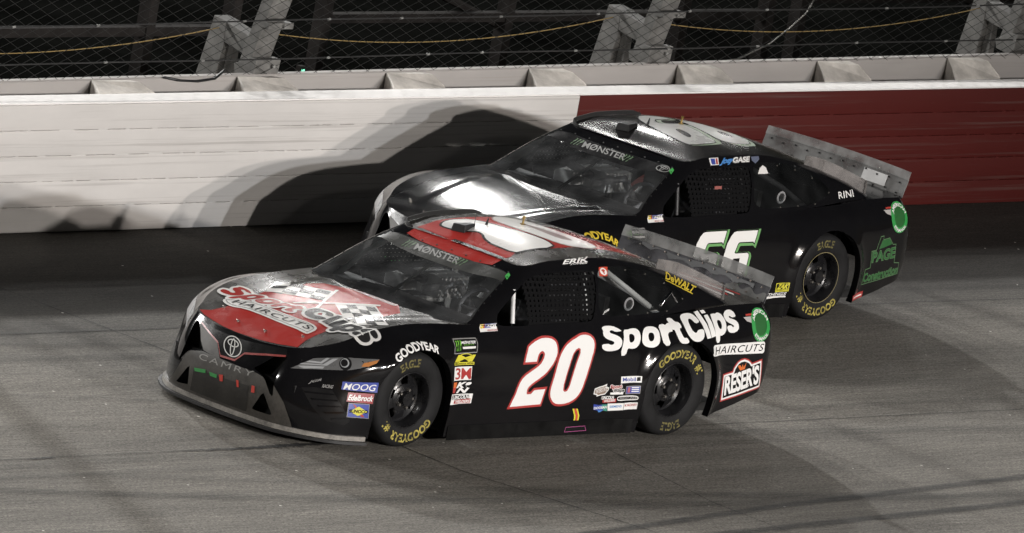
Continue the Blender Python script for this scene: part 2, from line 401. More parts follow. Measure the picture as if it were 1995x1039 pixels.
def fence_post(xc, label):
    root = empty('fence_post', wl(xc, .85, cz(xc)), WYAW)
    def fr(a, b, d): return (d, a - .85, b - cz(xc))
    w = .085
    def part(name, poly, d0, d1, mat=M_STEELP, bev=.004):
        return MB().prism(poly, d0, d1, fr).build(name, mat, root, bevel=bev)
    dz = .0135 * (xc - 4.8)
    Pz = lambda p: [(a, b + dz) for a, b in p]
    part('stand_off_leg', Pz([(1.205, .9), (1.10, 1.447), (.965, 1.425), (.955, 1.215), (.99, .9)]), -w, w)
    part('brace', Pz([(1.08, 1.4435), (.69, 1.372), (.70, 1.215), (.82, 1.235), (.9535, 1.262), (.9625, 1.424)]), -w + .003, w - .003)
    part('inner_leg', Pz([(.985, .9), (.952, 1.255), (.90, 1.248), (.89, .9)]), -.02, .05)
    # upright: square tube, leaning to the track
    zt = 4.0
    p = [(.745, 1.11), (.745 - .25 * (zt - 1.11), zt), (.63 - .25 * (zt - 1.11), zt), (.63, 1.11)]
    part('upright', Pz(p), -.11, .11)
    part('base_plate', Pz([(.73, 1.06), (.755, 1.135), (.60, 1.225), (.52, 1.225), (.53, 1.09), (.60, 1.04)]), -.14, .145)
    part('clamp_plate', Pz([(.56, 1.48), (.56, 1.53), (.47, 1.53), (.47, 1.48)]), -.115, .17)
    for zz in (1.17, 1.505):
        b = MB(); b.lathe([(0.0, -.02), (.014, -.02), (.014, 0)], 8, lambda a, r, d: (.05 + r * math.cos(a), (.51 if zz < 1.3 else .468) - .85 + d, zz + dz - cz(xc) + r * math.sin(a)))
        b.build('bolt', M_STEEL, root)
    tag(root, label, 'fence post', 'catch fence posts')
for x, lb in ((.06, 'steel catch fence post where the leftmost yellow rope begins'), (4.83, 'steel catch fence post with N-shaped bracket left of the cars'), (9.58, 'steel catch fence post with N-shaped bracket above the farther car'), (14.40, 'steel catch fence post with N-shaped bracket at the right edge')):
    fence_post(x, lb)
# yellow rope slung from post to post
M_ROPE = principled('yellow_rope', (.22, .15, .05), .7)
for i, (xa, xb, lb) in enumerate(((.06, 4.78, 'thin yellow rope sagging left of the first fence post'), (4.88, 9.5, 'thin yellow rope sagging between the first two fence posts'), (9.62, 14.34, 'thin yellow rope sagging between the second and third fence posts'))):
    pts = []
    for q in range(33):
        t = q / 32; x = xa + (xb - xa) * t; z = 1.385 + .0115 * (x - 4.8) - .17 * (1 - (2 * t - 1) ** 2)
        pts.append(wl(x, 1.03, z - .02))
    o = MB().tube(pts, .0045, 6).build('rope', M_ROPE, None, True)
    tag(o, lb, 'rope', 'yellow ropes behind the fence')
# loose hose and wire
M_HOSE = principled('black_hose', (.012, .012, .013), .4)
M_GWIRE = principled('bare_wire', (.13, .128, .12), .35, .8)
def wpt(a, b, c): return wl(a, b, c)
o = MB().tube([wl(3.62, .485, 1.10), wl(3.8, .47, 1.075), wl(4.0, .468, 1.066), wl(4.2, .475, 1.085), wl(4.34, .52, 1.14)], .011, 6).build('hose', M_HOSE, None, True)
tag(o, 'black hose drooping over the concrete wall beside the first post', 'hose')
pts = [(10.35, .60, 1.12), (10.65, .56, 1.17), (10.95, .52, 1.30), (11.15, .49, 1.45), (11.3, .47, 1.58), (11.36, .46, 1.70), (11.30, .45, 1.82), (11.2, .45, 1.88)]
o = MB().tube([wl(*p) for p in pts], .006, 6).build('loose_wire', M_GWIRE, None, True)
tag(o, 'loose pale wire curling up the fence right of the second post', 'wire')

# ------------------------------------------------------------------ dim structures beyond the fence
M_DARKST = principled('dark_stand_steel', (.022, .020, .019), .9, .0, spec=.05, noise=(3, .4))
def stand_frame(label, x0, x1, off, z0, z1):
    r = empty('grandstand_frame', wl((x0 + x1) / 2, off, z0), WYAW)
    L2 = (x1 - x0) / 2
    b = MB(); b.box((-L2, -.06, z1 - z0 - .12), (L2, .06, z1 - z0)); b.build('top_beam', M_DARKST, r)
    b = MB(); b.box((-L2, -.05, .25), (L2, .05, .33)); b.build('lower_beam', M_DARKST, r)
    for s in (-1, -.2, .6, 1):
        b = MB(); b.box((s * L2 - .05, -.065, -.9), (s * L2 + .05, .065, z1 - z0 - .12)); b.build('column', M_DARKST, r)
    b = MB(); b.tube([(-L2, .09, 1.0), (-L2 * .2, .09, .2)], .04, 6); b.build('diagonal_strut', M_DARKST, r)
    tag(r, label, 'grandstand frame', 'grandstand frames behind the fence')
stand_frame('dim steel grandstand frame behind the fence at upper left', 4.2, 9.4, 5.2, .0, 1.55)
stand_frame('dim steel grandstand frame behind the fence at upper centre', 11.0, 17.0, 5.6, .0, 1.25)
stand_frame('dim steel grandstand frame behind the fence at upper right', 18.2, 25.0, 6.2, .0, 1.5)
g = bpy.data.materials.new('green_lamp'); g.use_nodes = True
g.node_tree.nodes['Principled BSDF'].inputs['Emission Color'].default_value = (.15, 1, .6, 1); g.node_tree.nodes['Principled BSDF'].inputs['Emission Strength'].default_value = 1.2
lx = empty('signal_lamp', wl(6.42, 1.6, .82)); b = MB(); b.box((-.03, -.02, -.03), (.03, .03, .07)); b.build('housing', M_DARKST, lx); b = MB(); b.box((-.017, -.028, -.018), (.017, -.0215, .045)); b.build('lens', g, lx)
b = MB(); b.box((-.012, 0, -1.3), (.012, .024, -.03)); b.build('stake', M_DARKST, lx)
tag(lx, 'small green signal lamp glowing behind the fence', 'lamp')

# ------------------------------------------------------------------ stock car: body surfaces
def tangents(P, k):
    """non-uniform three-point tangents; P (n,...) at knots k"""
    n = len(k); T = np.zeros_like(P)
    for i in range(n):
        if i == 0: T[i] = (P[1] - P[0]) / (k[1] - k[0])
        elif i == n - 1: T[i] = (P[-1] - P[-2]) / (k[-1] - k[-2])
        else:
            h0, h1 = k[i] - k[i - 1], k[i + 1] - k[i]; d0 = (P[i] - P[i - 1]) / h0; d1 = (P[i + 1] - P[i]) / h1
            T[i] = (d0 * h1 + d1 * h0) / (h0 + h1)
    return T
def hermite(P, k, q):
    T = tangents(P, k); i = np.clip(np.searchsorted(k, q, side='right') - 1, 0, len(k) - 2)
    h = (k[i + 1] - k[i]); u = (q - k[i]) / h
    sh = (slice(None),) + (None,) * (P.ndim - 1); u = u[sh]; h = h[sh]
    return (2 * u**3 - 3 * u**2 + 1) * P[i] + (u**3 - 2 * u**2 + u) * h * T[i] + (-2 * u**3 + 3 * u**2) * P[i + 1] + (u**3 - u**2) * h * T[i + 1]
def loft(net, nt, ds=.022, kt=None):
    """net: stations x curves x 3 for the right half (y >= 0), first and last station on the centreline"""
    net = np.array(net, float); mir = np.array([1, -1, 1.])
    ext = np.concatenate([net[2:0:-1] * mir, net, net[-2:-4:-1] * mir])
    d = np.linalg.norm(np.diff(ext, axis=0), axis=2).mean(1); k = np.concatenate([[0], np.cumsum(d)])
    k0, k1 = k[2], k[-3]
    q = np.linspace(k0, k1, int((k1 - k0) / ds) + 1)
    G = hermite(ext, k, q)                       # (ns, curves, 3)
    d2 = np.linalg.norm(np.diff(G, axis=1), axis=2).mean(0); kt = np.concatenate([[0], np.cumsum(d2)])
    qt = np.linspace(0, kt[-1], nt)
    G = np.swapaxes(hermite(np.swapaxes(G, 0, 1).copy(), kt, qt), 0, 1)
    G[0, :, 1] = 0; G[-1, :, 1] = 0
    return G
def ring_mesh(G):
    """close the half surface with its mirror image; returns V, F"""
    ns, nt, _ = G.shape; L_ = G[1:-1][::-1] * np.array([1, -1, 1.])
    A = np.concatenate([G, L_]); n = len(A); V = A.reshape(-1, 3); F = []
    for i in range(n):
        j = (i + 1) % n
        for t in range(nt - 1): F.append((i * nt + t, i * nt + t + 1, j * nt + t + 1, j * nt + t))
    return V, F
def cap_mesh(T, fz, nw):
    """surface between the right edge T (ns,3) and its mirror; fz(x, w, zT, y) gives the height"""
    ns = len(T); w = np.linspace(-1, 1, nw)
    V = np.zeros((ns, nw, 3)); V[:, :, 0] = T[:, 0, None]; V[:, :, 1] = T[:, 1, None] * w[None]; V[:, :, 2] = fz(T[:, 0, None], w[None], T[:, 2, None], V[:, :, 1])
    F = [(i * nw + j, (i + 1) * nw + j, (i + 1) * nw + j + 1, i * nw + j + 1) for i in range(ns - 1) for j in range(nw - 1)]
    return V.reshape(-1, 3), F
def clip(V, F, val):
    """keep the part of the mesh where val >= 0"""
    V = [tuple(v) for v in V]; val = list(map(float, val)); cache = {}; out = []
    def cut(a, b):
        key = (a, b) if a < b else (b, a)
        if key not in cache:
            t = val[a] / (val[a] - val[b]); cache[key] = len(V)
            V.append(tuple(V[a][i] + (V[b][i] - V[a][i]) * t for i in range(3)))
        return cache[key]
    for f in F:
        s = [val[i] >= 0 for i in f]
        if all(s): out.append(tuple(f)); continue
        if not any(s): continue
        g = []
        for i, a in enumerate(f):
            b = f[(i + 1) % len(f)]
            if s[i]: g.append(a)
            if s[i] != s[(i + 1) % len(f)]: g.append(cut(a, b))
        if len(g) > 2: out.append(tuple(g))
    used = sorted({i for f in out for i in f}); mp = {o: n for n, o in enumerate(used)}
    return np.array([V[i] for i in used]).reshape(-1, 3), [tuple(mp[i] for i in f) for f in out]
def poly_sd(px, py, poly):
    """signed distance, positive inside"""
    poly = np.array(poly, float); n = len(poly); d = np.full(px.shape, 1e9); ins = np.zeros(px.shape, bool)
    for i in range(n):
        a, b = poly[i], poly[(i + 1) % n]; e = b - a
        t = np.clip(((px - a[0]) * e[0] + (py - a[1]) * e[1]) / (e @ e), 0, 1)
        d = np.minimum(d, np.hypot(px - a[0] - t * e[0], py - a[1] - t * e[1]))
        c = ((a[1] > py) != (b[1] > py)) & (px < (b[0] - a[0]) * (py - a[1]) / (b[1] - a[1] + 1e-12) + a[0]); ins ^= c
    return np.where(ins, d, -d)

BODY = [  # stations from nose to tail, each: bottom, low, mid, upper, top edge
 [(-.955, 0, .085), (-.985, 0, .22), (-.978, 0, .36), (-.918, 0, .51), (-.86, 0, .615)],
 [(-.945, .30, .085), (-.975, .30, .22), (-.965, .30, .36), (-.905, .30, .515), (-.85, .29, .622)],
 [(-.90, .545, .085), (-.92, .55, .22), (-.91, .54, .37), (-.858, .53, .53), (-.80, .515, .65)],
 [(-.775, .745, .085), (-.785, .735, .23), (-.765, .705, .39), (-.712, .678, .56), (-.665, .615, .688)],
 [(-.635, .865, .085), (-.635, .865, .23), (-.612, .845, .41), (-.562, .822, .61), (-.535, .685, .735)],
 [(-.41, .94, .085), (-.41, .947, .24), (-.405, .938, .44), (-.385, .912, .68), (-.36, .712, .795)],
 [(-.15, .955, .085), (-.15, .972, .25), (-.15, .978, .47), (-.14, .945, .755), (-.12, .72, .842)],
 [(.15, .955, .085), (.15, .972, .25), (.15, .978, .47), (.15, .945, .785), (.15, .73, .864)],
 [(.5, .95, .075), (.5, .957, .25), (.5, .955, .47), (.5, .928, .77), (.55, .80, .868)],
 [(1.0, .955, .07), (1.0, .955, .25), (1.0, .945, .50), (1.0, .915, .75), (1.0, .87, .864)],
 [(1.6, .955, .062), (1.6, .955, .25), (1.6, .945, .50), (1.6, .915, .76), (1.6, .875, .868)],
 [(2.2, .955, .058), (2.2, .965, .25), (2.2, .965, .50), (2.2, .928, .78), (2.2, .868, .880)],
 [(2.55, .96, .058), (2.55, .985, .25), (2.55, .99, .50), (2.55, .945, .80), (2.55, .85, .898)],
 [(2.95, .955, .09), (2.95, .985, .27), (2.95, .99, .52), (2.95, .94, .82), (2.95, .83, .92)],
 [(3.3, .93, .17), (3.3, .94, .32), (3.3, .945, .55), (3.3, .905, .82), (3.3, .80, .945)],
 [(3.6, .915, .25), (3.6, .92, .38), (3.6, .92, .58), (3.6, .885, .83), (3.58, .79, .955)],
 [(3.83, .86, .31), (3.85, .87, .42), (3.855, .87, .62), (3.83, .84, .84), (3.76, .78, .958)],
 [(3.925, .71, .33), (3.945, .72, .44), (3.945, .72, .63), (3.91, .71, .85), (3.835, .68, .957)],
 [(3.97, .40, .33), (3.99, .40, .44), (3.99, .40, .64), (3.95, .40, .86), (3.86, .39, .962)],
 [(3.98, 0, .33), (4.0, 0, .44), (4.0, 0, .64), (3.96, 0, .86), (3.87, 0, .966)]]
GREEN = [  # greenhouse: base, mid, roof edge
 [(.44, 0, .845), (.87, 0, 1.068), (1.315, 0, 1.262)],
 [(.465, .42, .853), (.88, .37, 1.066), (1.31, .32, 1.258)],
 [(.545, .745, .864), (.905, .66, 1.065), (1.255, .555, 1.236)],
 [(.66, .825, .866), (1.0, .735, 1.075), (1.29, .615, 1.243)],
 [(1.0, .872, .862), (1.22, .775, 1.09), (1.47, .640, 1.275)],
 [(1.6, .878, .866), (1.68, .79, 1.10), (1.76, .648, 1.295)],
 [(2.2, .870, .878), (2.18, .785, 1.10), (2.15, .640, 1.290)],
 [(2.65, .845, .905), (2.58, .755, 1.10), (2.50, .615, 1.238)],
 [(3.05, .805, .935), (2.94, .72, 1.073), (2.78, .60, 1.183)],
 [(3.40, .75, .960), (3.19, .675, 1.060), (2.97, .57, 1.143)],
 [(3.50, .40, .985), (3.25, .37, 1.080), (3.00, .32, 1.160)],
 [(3.52, 0, .992), (3.27, 0, 1.085), (3.02, 0, 1.168)]]
def centreline(x, pts):
    p = np.array(pts); return np.interp(x, p[:, 0], p[:, 1]) if False else hermite(p[:, 1], p[:, 0], np.clip(x, p[0, 0], p[-1, 0]).ravel()).reshape(x.shape)
HOODC = [(-.86, .615), (-.78, .655), (-.6, .705), (-.3, .765), (0, .808), (.3, .834), (.55, .848), (.8, .856), (3.2, 1.0), (3.5, .990), (3.87, .966)]
ROOFC = [(1.2, 1.235), (1.31, 1.262), (1.5, 1.318), (1.75, 1.355), (2.0, 1.364), (2.3, 1.342), (2.6, 1.282), (2.9, 1.205), (3.02, 1.168), (3.1, 1.15)]
def fz_hood(x, w, zT, y):
    zc = centreline(x + 0 * w, HOODC)
    z = zT + (zc - zT) * (1 - np.abs(w) ** 2.2)
    # raised centre panel bounded by two creases that run from the cowl to the nose
    yr = np.interp(x, [-.8, -.3, .3, .7], [.30, .40, .52, .60]) + 0 * w
    s = np.abs(y) - yr; amp = np.interp(x, [-.82, -.6, .3, .55, .8], [0, .014, .018, .010, 0]) + 0 * w
    return z + amp / (1 + np.exp(s / .018)) - amp * .0
def fz_roof(x, w, zT, y):
    zc = centreline(x + 0 * w, ROOFC)
    return zT + (zc - zT) * (1 - np.abs(w) ** 2.4)
AXF, AXR, TYR = 0.0, 2.794, .354
def arch_val(V):
    """negative inside the wheel openings"""
    x, y, z = V[:, 0], np.abs(V[:, 1]), V[:, 2]; out = np.full(len(V), 1e3)
    for cx, cz_, R, xa, xb in ((AXF, .350, .385, -.385, .385), (AXR, .352, .400, -.395, .400)):
        d = np.where(z > cz_, np.hypot(x - cx, z - cz_) - R, np.maximum(cx + xa - x, x - cx - xb))
        out = np.minimum(out, np.where(y > .55, d, 1.0))
    return out
def flare(V):
    """wheel-arch flares"""
    V = V.copy(); x, y, z = V[:, 0], V[:, 1], V[:, 2]
    for cx, R, amp in ((AXF, .385, .016), (AXR, .40, .034)):
        r = np.hypot(x - cx, np.maximum(z, .15) - .351); g = np.exp(-np.maximum(r - R, 0) ** 2 / (2 * .050 ** 2)) * (r > R - .06)
        m = (np.abs(y) > .6) & (z < .85)
        V[:, 1] += np.sign(y) * amp * g * m * np.clip((.85 - z) / .2, 0, 1)
    return V
GB = loft(BODY, 46); VB, FB = ring_mesh(GB); VB = flare(VB)
GG = loft(GREEN, 30); VG, FG = ring_mesh(GG)
VT, FT = cap_mesh(GB[:, -1], fz_hood, 61)
VR, FR = cap_mesh(GG[:, -1], fz_roof, 45)

# points measured on the bodywork, car coordinates (x to the rear, y to the right-hand side, z up)
PK = {
 'two': [(1.166, -0.92, 0.718), (1.196, -0.916, 0.738), (1.231, -0.912, 0.755), (1.266, -0.909, 0.768), (1.302, -0.907, 0.776), (1.337, -0.907, 0.778), (1.372, -0.908, 0.776), (1.403, -0.909, 0.771), (1.429, -0.912, 0.76), (1.449, -0.916, 0.745), (1.461, -0.92, 0.724), (1.469, -0.925, 0.697), (1.471, -0.929, 0.669), (1.466, -0.931, 0.645), (1.456, -0.934, 0.62), (1.439, -0.936, 0.59), (1.413, -0.939, 0.56), (1.383, -0.941, 0.529), (1.351, -0.943, 0.506), (1.311, -0.944, 0.484), (1.27, -0.946, 0.464), (1.234, -0.947, 0.444), (1.207, -0.948, 0.423), (1.197, -0.949, 0.404), (1.195, -0.95, 0.386), (1.198, -0.951, 0.37), (1.244, -0.95, 0.372), (1.26, -0.95, 0.387), (1.274, -0.949, 0.399), (1.388, -0.949, 0.404), (1.359, -0.953, 0.292), (1.037, -0.954, 0.281), (1.058, -0.953, 0.327), (1.083, -0.951, 0.376), (1.096, -0.949, 0.42), (1.111, -0.947, 0.456), (1.132, -0.945, 0.487), (1.163, -0.943, 0.511), (1.208, -0.941, 0.534), (1.253, -0.939, 0.557), (1.286, -0.937, 0.575), (1.31, -0.936, 0.593), (1.328, -0.933, 0.617), (1.338, -0.931, 0.641), (1.342, -0.929, 0.66), (1.336, -0.927, 0.673), (1.326, -0.926, 0.681), (1.313, -0.925, 0.685), (1.298, -0.925, 0.682), (1.285, -0.927, 0.673), (1.275, -0.928, 0.66), (1.269, -0.931, 0.64), (1.263, -0.934, 0.609), (1.14, -0.935, 0.607), (1.149, -0.929, 0.658)],
 'zero': [(1.653, -0.914, 0.768), (1.68, -0.911, 0.779), (1.707, -0.909, 0.788), (1.734, -0.908, 0.792), (1.76, -0.908, 0.792), (1.786, -0.91, 0.788), (1.812, -0.913, 0.78), (1.833, -0.918, 0.765), (1.846, -0.923, 0.747), (1.853, -0.928, 0.723), (1.853, -0.932, 0.699), (1.848, -0.936, 0.668), (1.839, -0.94, 0.638), (1.826, -0.944, 0.582), (1.813, -0.947, 0.533), (1.8, -0.95, 0.483), (1.787, -0.952, 0.44), (1.778, -0.953, 0.407), (1.765, -0.954, 0.377), (1.747, -0.954, 0.351), (1.723, -0.955, 0.328), (1.693, -0.955, 0.311), (1.659, -0.955, 0.298), (1.621, -0.954, 0.291), (1.582, -0.954, 0.287), (1.546, -0.954, 0.288), (1.519, -0.954, 0.292), (1.492, -0.953, 0.304), (1.472, -0.952, 0.322), (1.457, -0.952, 0.342), (1.449, -0.951, 0.366), (1.447, -0.95, 0.394), (1.451, -0.948, 0.422), (1.46, -0.946, 0.456), (1.469, -0.944, 0.49), (1.479, -0.941, 0.536), (1.488, -0.937, 0.583), (1.499, -0.934, 0.622), (1.512, -0.931, 0.656), (1.53, -0.928, 0.685), (1.55, -0.924, 0.71), (1.573, -0.921, 0.729), (1.6, -0.918, 0.745), (1.627, -0.916, 0.758)],
 'zero_hole': [(1.666, -0.929, 0.69), (1.691, -0.928, 0.7), (1.711, -0.93, 0.692), (1.713, -0.933, 0.664), (1.688, -0.94, 0.597), (1.661, -0.946, 0.498), (1.642, -0.951, 0.418), (1.622, -0.952, 0.384), (1.597, -0.952, 0.377), (1.579, -0.951, 0.391), (1.577, -0.949, 0.432), (1.596, -0.944, 0.518), (1.618, -0.938, 0.598), (1.639, -0.933, 0.66)],
 'sportclips': [(1.925, -0.939, 0.67), (3.426, -0.919, 0.77), (1.937, -0.888, 0.844)],
 'pill': [(3.102, -0.974, 0.696), (3.75, -0.902, 0.694), (3.754, -0.907, 0.603), (3.085, -1.005, 0.618)],
 'haircuts': [(3.119, -0.994, 0.628), (3.733, -0.908, 0.623), (3.127, -0.972, 0.681)],
 'reser': [(3.33, -0.934, 0.247), (3.291, -0.951, 0.465), (3.402, -0.939, 0.483), (3.407, -0.938, 0.507), (3.423, -0.937, 0.53), (3.444, -0.935, 0.553), (3.477, -0.932, 0.571), (3.525, -0.928, 0.578), (3.572, -0.924, 0.568), (3.607, -0.921, 0.551), (3.627, -0.919, 0.536), (3.742, -0.91, 0.562), (3.793, -0.889, 0.336)],
 'reser_t': [(3.362, -0.934, 0.304), (3.742, -0.907, 0.378), (3.331, -0.943, 0.437)],
 'reser_f': [(3.436, -0.931, 0.318), (3.635, -0.915, 0.356), (3.432, -0.932, 0.34)],
 'reser_w': [(3.452, -0.936, 0.521), (3.477, -0.934, 0.528), (3.505, -0.932, 0.507), (3.504, -0.932, 0.534), (3.523, -0.931, 0.51), (3.549, -0.928, 0.542), (3.541, -0.929, 0.493), (3.486, -0.934, 0.486)],
 'eth': [(3.681, -0.883, 0.821), (3.725, -0.818, 0.922), (3.709, -0.845, 0.887), (3.791, -0.87, 0.817), (3.581, -0.89, 0.824)],
 'tail_red': [(3.536, -0.846, 0.891), (3.618, -0.839, 0.895), (3.61, -0.849, 0.882), (3.535, -0.855, 0.88)],
 'tail_w': [(3.501, -0.862, 0.873), (3.607, -0.854, 0.877), (3.582, -0.885, 0.834), (3.528, -0.88, 0.847)],
 'mobil': [(2.166, -0.964, 0.481), (2.358, -0.996, 0.487), (2.357, -1.001, 0.44), (2.173, -0.966, 0.43)],
 'mobil_t': [(2.189, -0.967, 0.445), (2.312, -0.981, 0.448), (2.185, -0.966, 0.472)],
 'mobil_1': [(2.319, -0.981, 0.477), (2.347, -0.992, 0.48), (2.348, -0.996, 0.452), (2.319, -0.984, 0.448)],
 'badge': [(2.035, -0.96, 0.428), (2.027, -0.96, 0.405), (2.06, -0.961, 0.401), (2.056, -0.961, 0.379), (2.026, -0.96, 0.349), (1.982, -0.959, 0.343), (1.942, -0.958, 0.334), (1.941, -0.958, 0.346), (1.908, -0.957, 0.352), (1.91, -0.957, 0.382), (1.911, -0.957, 0.395), (1.957, -0.958, 0.409), (1.992, -0.959, 0.415)],
 'badge_t': [(1.929, -0.958, 0.358), (2.042, -0.961, 0.379), (1.924, -0.957, 0.388)],
 'mini1': [(2.076, -0.962, 0.393), (2.19, -0.967, 0.395), (2.073, -0.962, 0.418)],
 'mini2': [(2.114, -0.964, 0.365), (2.219, -0.969, 0.368), (2.111, -0.964, 0.387)],
 'mini3': [(2.081, -0.962, 0.362), (2.213, -0.968, 0.364), (2.213, -0.968, 0.346), (2.083, -0.962, 0.346)],
 'blue': [(2.233, -0.97, 0.407), (2.355, -1.002, 0.417), (2.357, -1.004, 0.357), (2.239, -0.97, 0.346)],
 'linc1': [(1.997, -0.959, 0.336), (2.126, -0.964, 0.337), (2.128, -0.964, 0.312), (1.995, -0.959, 0.31)],
 'linc1t': [(2.003, -0.96, 0.313), (2.123, -0.963, 0.314), (2, -0.96, 0.335)],
 'linc2': [(2.012, -0.96, 0.308), (2.15, -0.965, 0.315), (2.158, -0.964, 0.288), (2.015, -0.96, 0.286)],
 'linc2t': [(2.028, -0.96, 0.29), (2.144, -0.964, 0.295), (2.025, -0.96, 0.306)],
 'freight': [(2.159, -0.965, 0.333), (2.351, -1.002, 0.341), (2.356, -1.001, 0.306), (2.166, -0.965, 0.295)],
 'freight_t': [(2.187, -0.966, 0.304), (2.34, -0.994, 0.314), (2.185, -0.966, 0.324)],
 'doosan': [(1.928, -0.958, 0.277), (1.982, -0.959, 0.269), (2.014, -0.96, 0.272), (2.069, -0.961, 0.273), (2.079, -0.96, 0.22), (2.039, -0.959, 0.228), (1.997, -0.958, 0.213), (1.976, -0.958, 0.229), (1.934, -0.958, 0.235)],
 'doosan_t': [(1.938, -0.958, 0.238), (2.07, -0.961, 0.244), (1.936, -0.958, 0.255)],
 'siemens': [(2.073, -0.961, 0.278), (2.242, -0.968, 0.279), (2.246, -0.966, 0.225), (2.087, -0.96, 0.223)],
 'siemens_t': [(2.102, -0.961, 0.246), (2.224, -0.966, 0.248), (2.099, -0.962, 0.262)],
 'mc': [(2.246, -0.969, 0.281), (2.356, -1, 0.29), (2.361, -0.995, 0.238), (2.25, -0.967, 0.227)],
 'mc_t': [(2.256, -0.968, 0.252), (2.354, -0.996, 0.262), (2.253, -0.969, 0.271)],
 'nas': [(0.703, -0.835, 0.873), (0.853, -0.853, 0.886), (0.858, -0.875, 0.832), (0.681, -0.871, 0.825)],
 'nas_y': [(0.704, -0.837, 0.872), (0.73, -0.842, 0.875), (0.729, -0.852, 0.847), (0.699, -0.851, 0.844)],
 'nas_r': [(0.73, -0.842, 0.875), (0.741, -0.844, 0.876), (0.741, -0.852, 0.848), (0.729, -0.852, 0.847)],
 'nas_b': [(0.742, -0.843, 0.877), (0.844, -0.853, 0.884), (0.848, -0.859, 0.854), (0.742, -0.851, 0.848)],
 'nas_t': [(0.744, -0.85, 0.85), (0.842, -0.857, 0.856), (0.744, -0.846, 0.873)],
 'nas_t2': [(0.755, -0.87, 0.83), (0.853, -0.873, 0.834), (0.762, -0.861, 0.84)],
 'mon': [(0.348, -0.916, 0.797), (0.605, -0.902, 0.795), (0.611, -0.917, 0.776), (0.613, -0.93, 0.753), (0.608, -0.94, 0.723), (0.602, -0.946, 0.696), (0.339, -0.972, 0.697), (0.349, -0.957, 0.744), (0.347, -0.942, 0.772)],
 'mon_t': [(0.43, -0.939, 0.762), (0.587, -0.928, 0.76), (0.442, -0.927, 0.778)],
 'mon_t2': [(0.461, -0.942, 0.75), (0.568, -0.934, 0.749), (0.463, -0.938, 0.757)],
 'mon_b': [(0.441, -0.947, 0.742), (0.589, -0.936, 0.741), (0.586, -0.94, 0.727), (0.442, -0.952, 0.727)],
 'mon_c': [(0.363, -0.93, 0.784), (0.435, -0.923, 0.784), (0.419, -0.958, 0.712), (0.361, -0.965, 0.712)],
 'mech': [(0.361, -0.975, 0.641), (0.585, -0.952, 0.634), (0.362, -0.969, 0.688)],
 'mech_b': [(0.353, -0.978, 0.636), (0.586, -0.952, 0.63), (0.588, -0.952, 0.609), (0.357, -0.979, 0.615)],
 'mmm': [(0.363, -0.978, 0.602), (0.571, -0.953, 0.597), (0.586, -0.951, 0.495), (0.381, -0.977, 0.499)],
 'mmm_t': [(0.397, -0.973, 0.509), (0.577, -0.951, 0.503), (0.382, -0.974, 0.59)],
 'kn_o': [(0.384, -0.977, 0.486), (0.428, -0.966, 0.485), (0.422, -0.971, 0.445), (0.387, -0.979, 0.447)],
 'kn_r': [(0.386, -0.979, 0.447), (0.422, -0.971, 0.444), (0.414, -0.975, 0.408), (0.387, -0.98, 0.41)],
 'kn1': [(0.43, -0.969, 0.445), (0.591, -0.953, 0.44), (0.443, -0.963, 0.482)],
 'kn2': [(0.437, -0.969, 0.408), (0.555, -0.955, 0.403), (0.453, -0.964, 0.44)],
 'lin': [(0.383, -0.98, 0.399), (0.629, -0.954, 0.393), (0.621, -0.955, 0.321), (0.381, -0.98, 0.321)],
 'lin_k': [(0.389, -0.98, 0.393), (0.592, -0.955, 0.386), (0.59, -0.955, 0.354), (0.388, -0.98, 0.358)],
 'lin_kt': [(0.394, -0.979, 0.362), (0.585, -0.955, 0.359), (0.397, -0.979, 0.388)],
 'lin_r': [(0.423, -0.974, 0.353), (0.61, -0.955, 0.358), (0.606, -0.955, 0.323), (0.42, -0.974, 0.327)],
 'lin_rt': [(0.436, -0.97, 0.33), (0.598, -0.955, 0.328), (0.439, -0.97, 0.351)],
 'toy_sq': [(2.014, -0.692, 1.238), (2.114, -0.685, 1.239), (2.076, -0.735, 1.18), (1.987, -0.738, 1.181)],
 'dewalt': [(2.772, -0.682, 1.135), (3.029, -0.738, 1.04), (2.848, -0.605, 1.165)],
 'dewalt_l': [(2.76, -0.691, 1.131), (3.031, -0.742, 1.035), (3.028, -0.747, 1.028), (2.754, -0.698, 1.127)],
 'qwin': [(1.992, -0.693, 1.237), (2.119, -0.682, 1.242), (2.33, -0.661, 1.233), (2.563, -0.646, 1.2), (2.724, -0.663, 1.158), (2.812, -0.712, 1.105), (2.889, -0.752, 1.046), (2.922, -0.773, 1.007), (2.888, -0.786, 0.992), (2.674, -0.832, 0.93), (2.452, -0.847, 0.919), (2.235, -0.857, 0.912), (1.926, -0.862, 0.91), (1.929, -0.802, 1.079)],
 'qbolts': [(2.306, -0.686, 1.212), (2.531, -0.686, 1.176), (2.716, -0.722, 1.114), (2.882, -0.779, 1.006), (2.676, -0.832, 0.931), (2.456, -0.845, 0.924), (2.236, -0.855, 0.918)],
 'qbar': [(2.14, -0.721, 1.194), (2.314, -0.786, 1.086), (2.357, -0.797, 1.059), (2.552, -0.83, 0.952)],
 'qvent': [(2.255, -0.829, 0.992), (2.258, -0.819, 1.018)],
 'qbrk': [(2.607, -0.82, 0.967), (2.764, -0.762, 1.056), (2.809, -0.797, 0.986)],
 'jgr': [(1.966, -0.856, 0.93), (2.031, -0.848, 0.951), (1.971, -0.851, 0.945)],
 'dwin': [(0.866, -0.86, 0.855), (0.864, -0.832, 0.928), (0.929, -0.809, 0.982), (1.1, -0.761, 1.09), (1.225, -0.72, 1.157), (1.324, -0.701, 1.19), (1.453, -0.706, 1.207), (1.944, -0.702, 1.227), (1.937, -0.737, 1.183), (1.869, -0.867, 0.897), (1.816, -0.874, 0.879), (1.246, -0.879, 0.87)],
 'dbar': [(1.104, -0.762, 1.09), (1.099, -0.853, 0.919)],
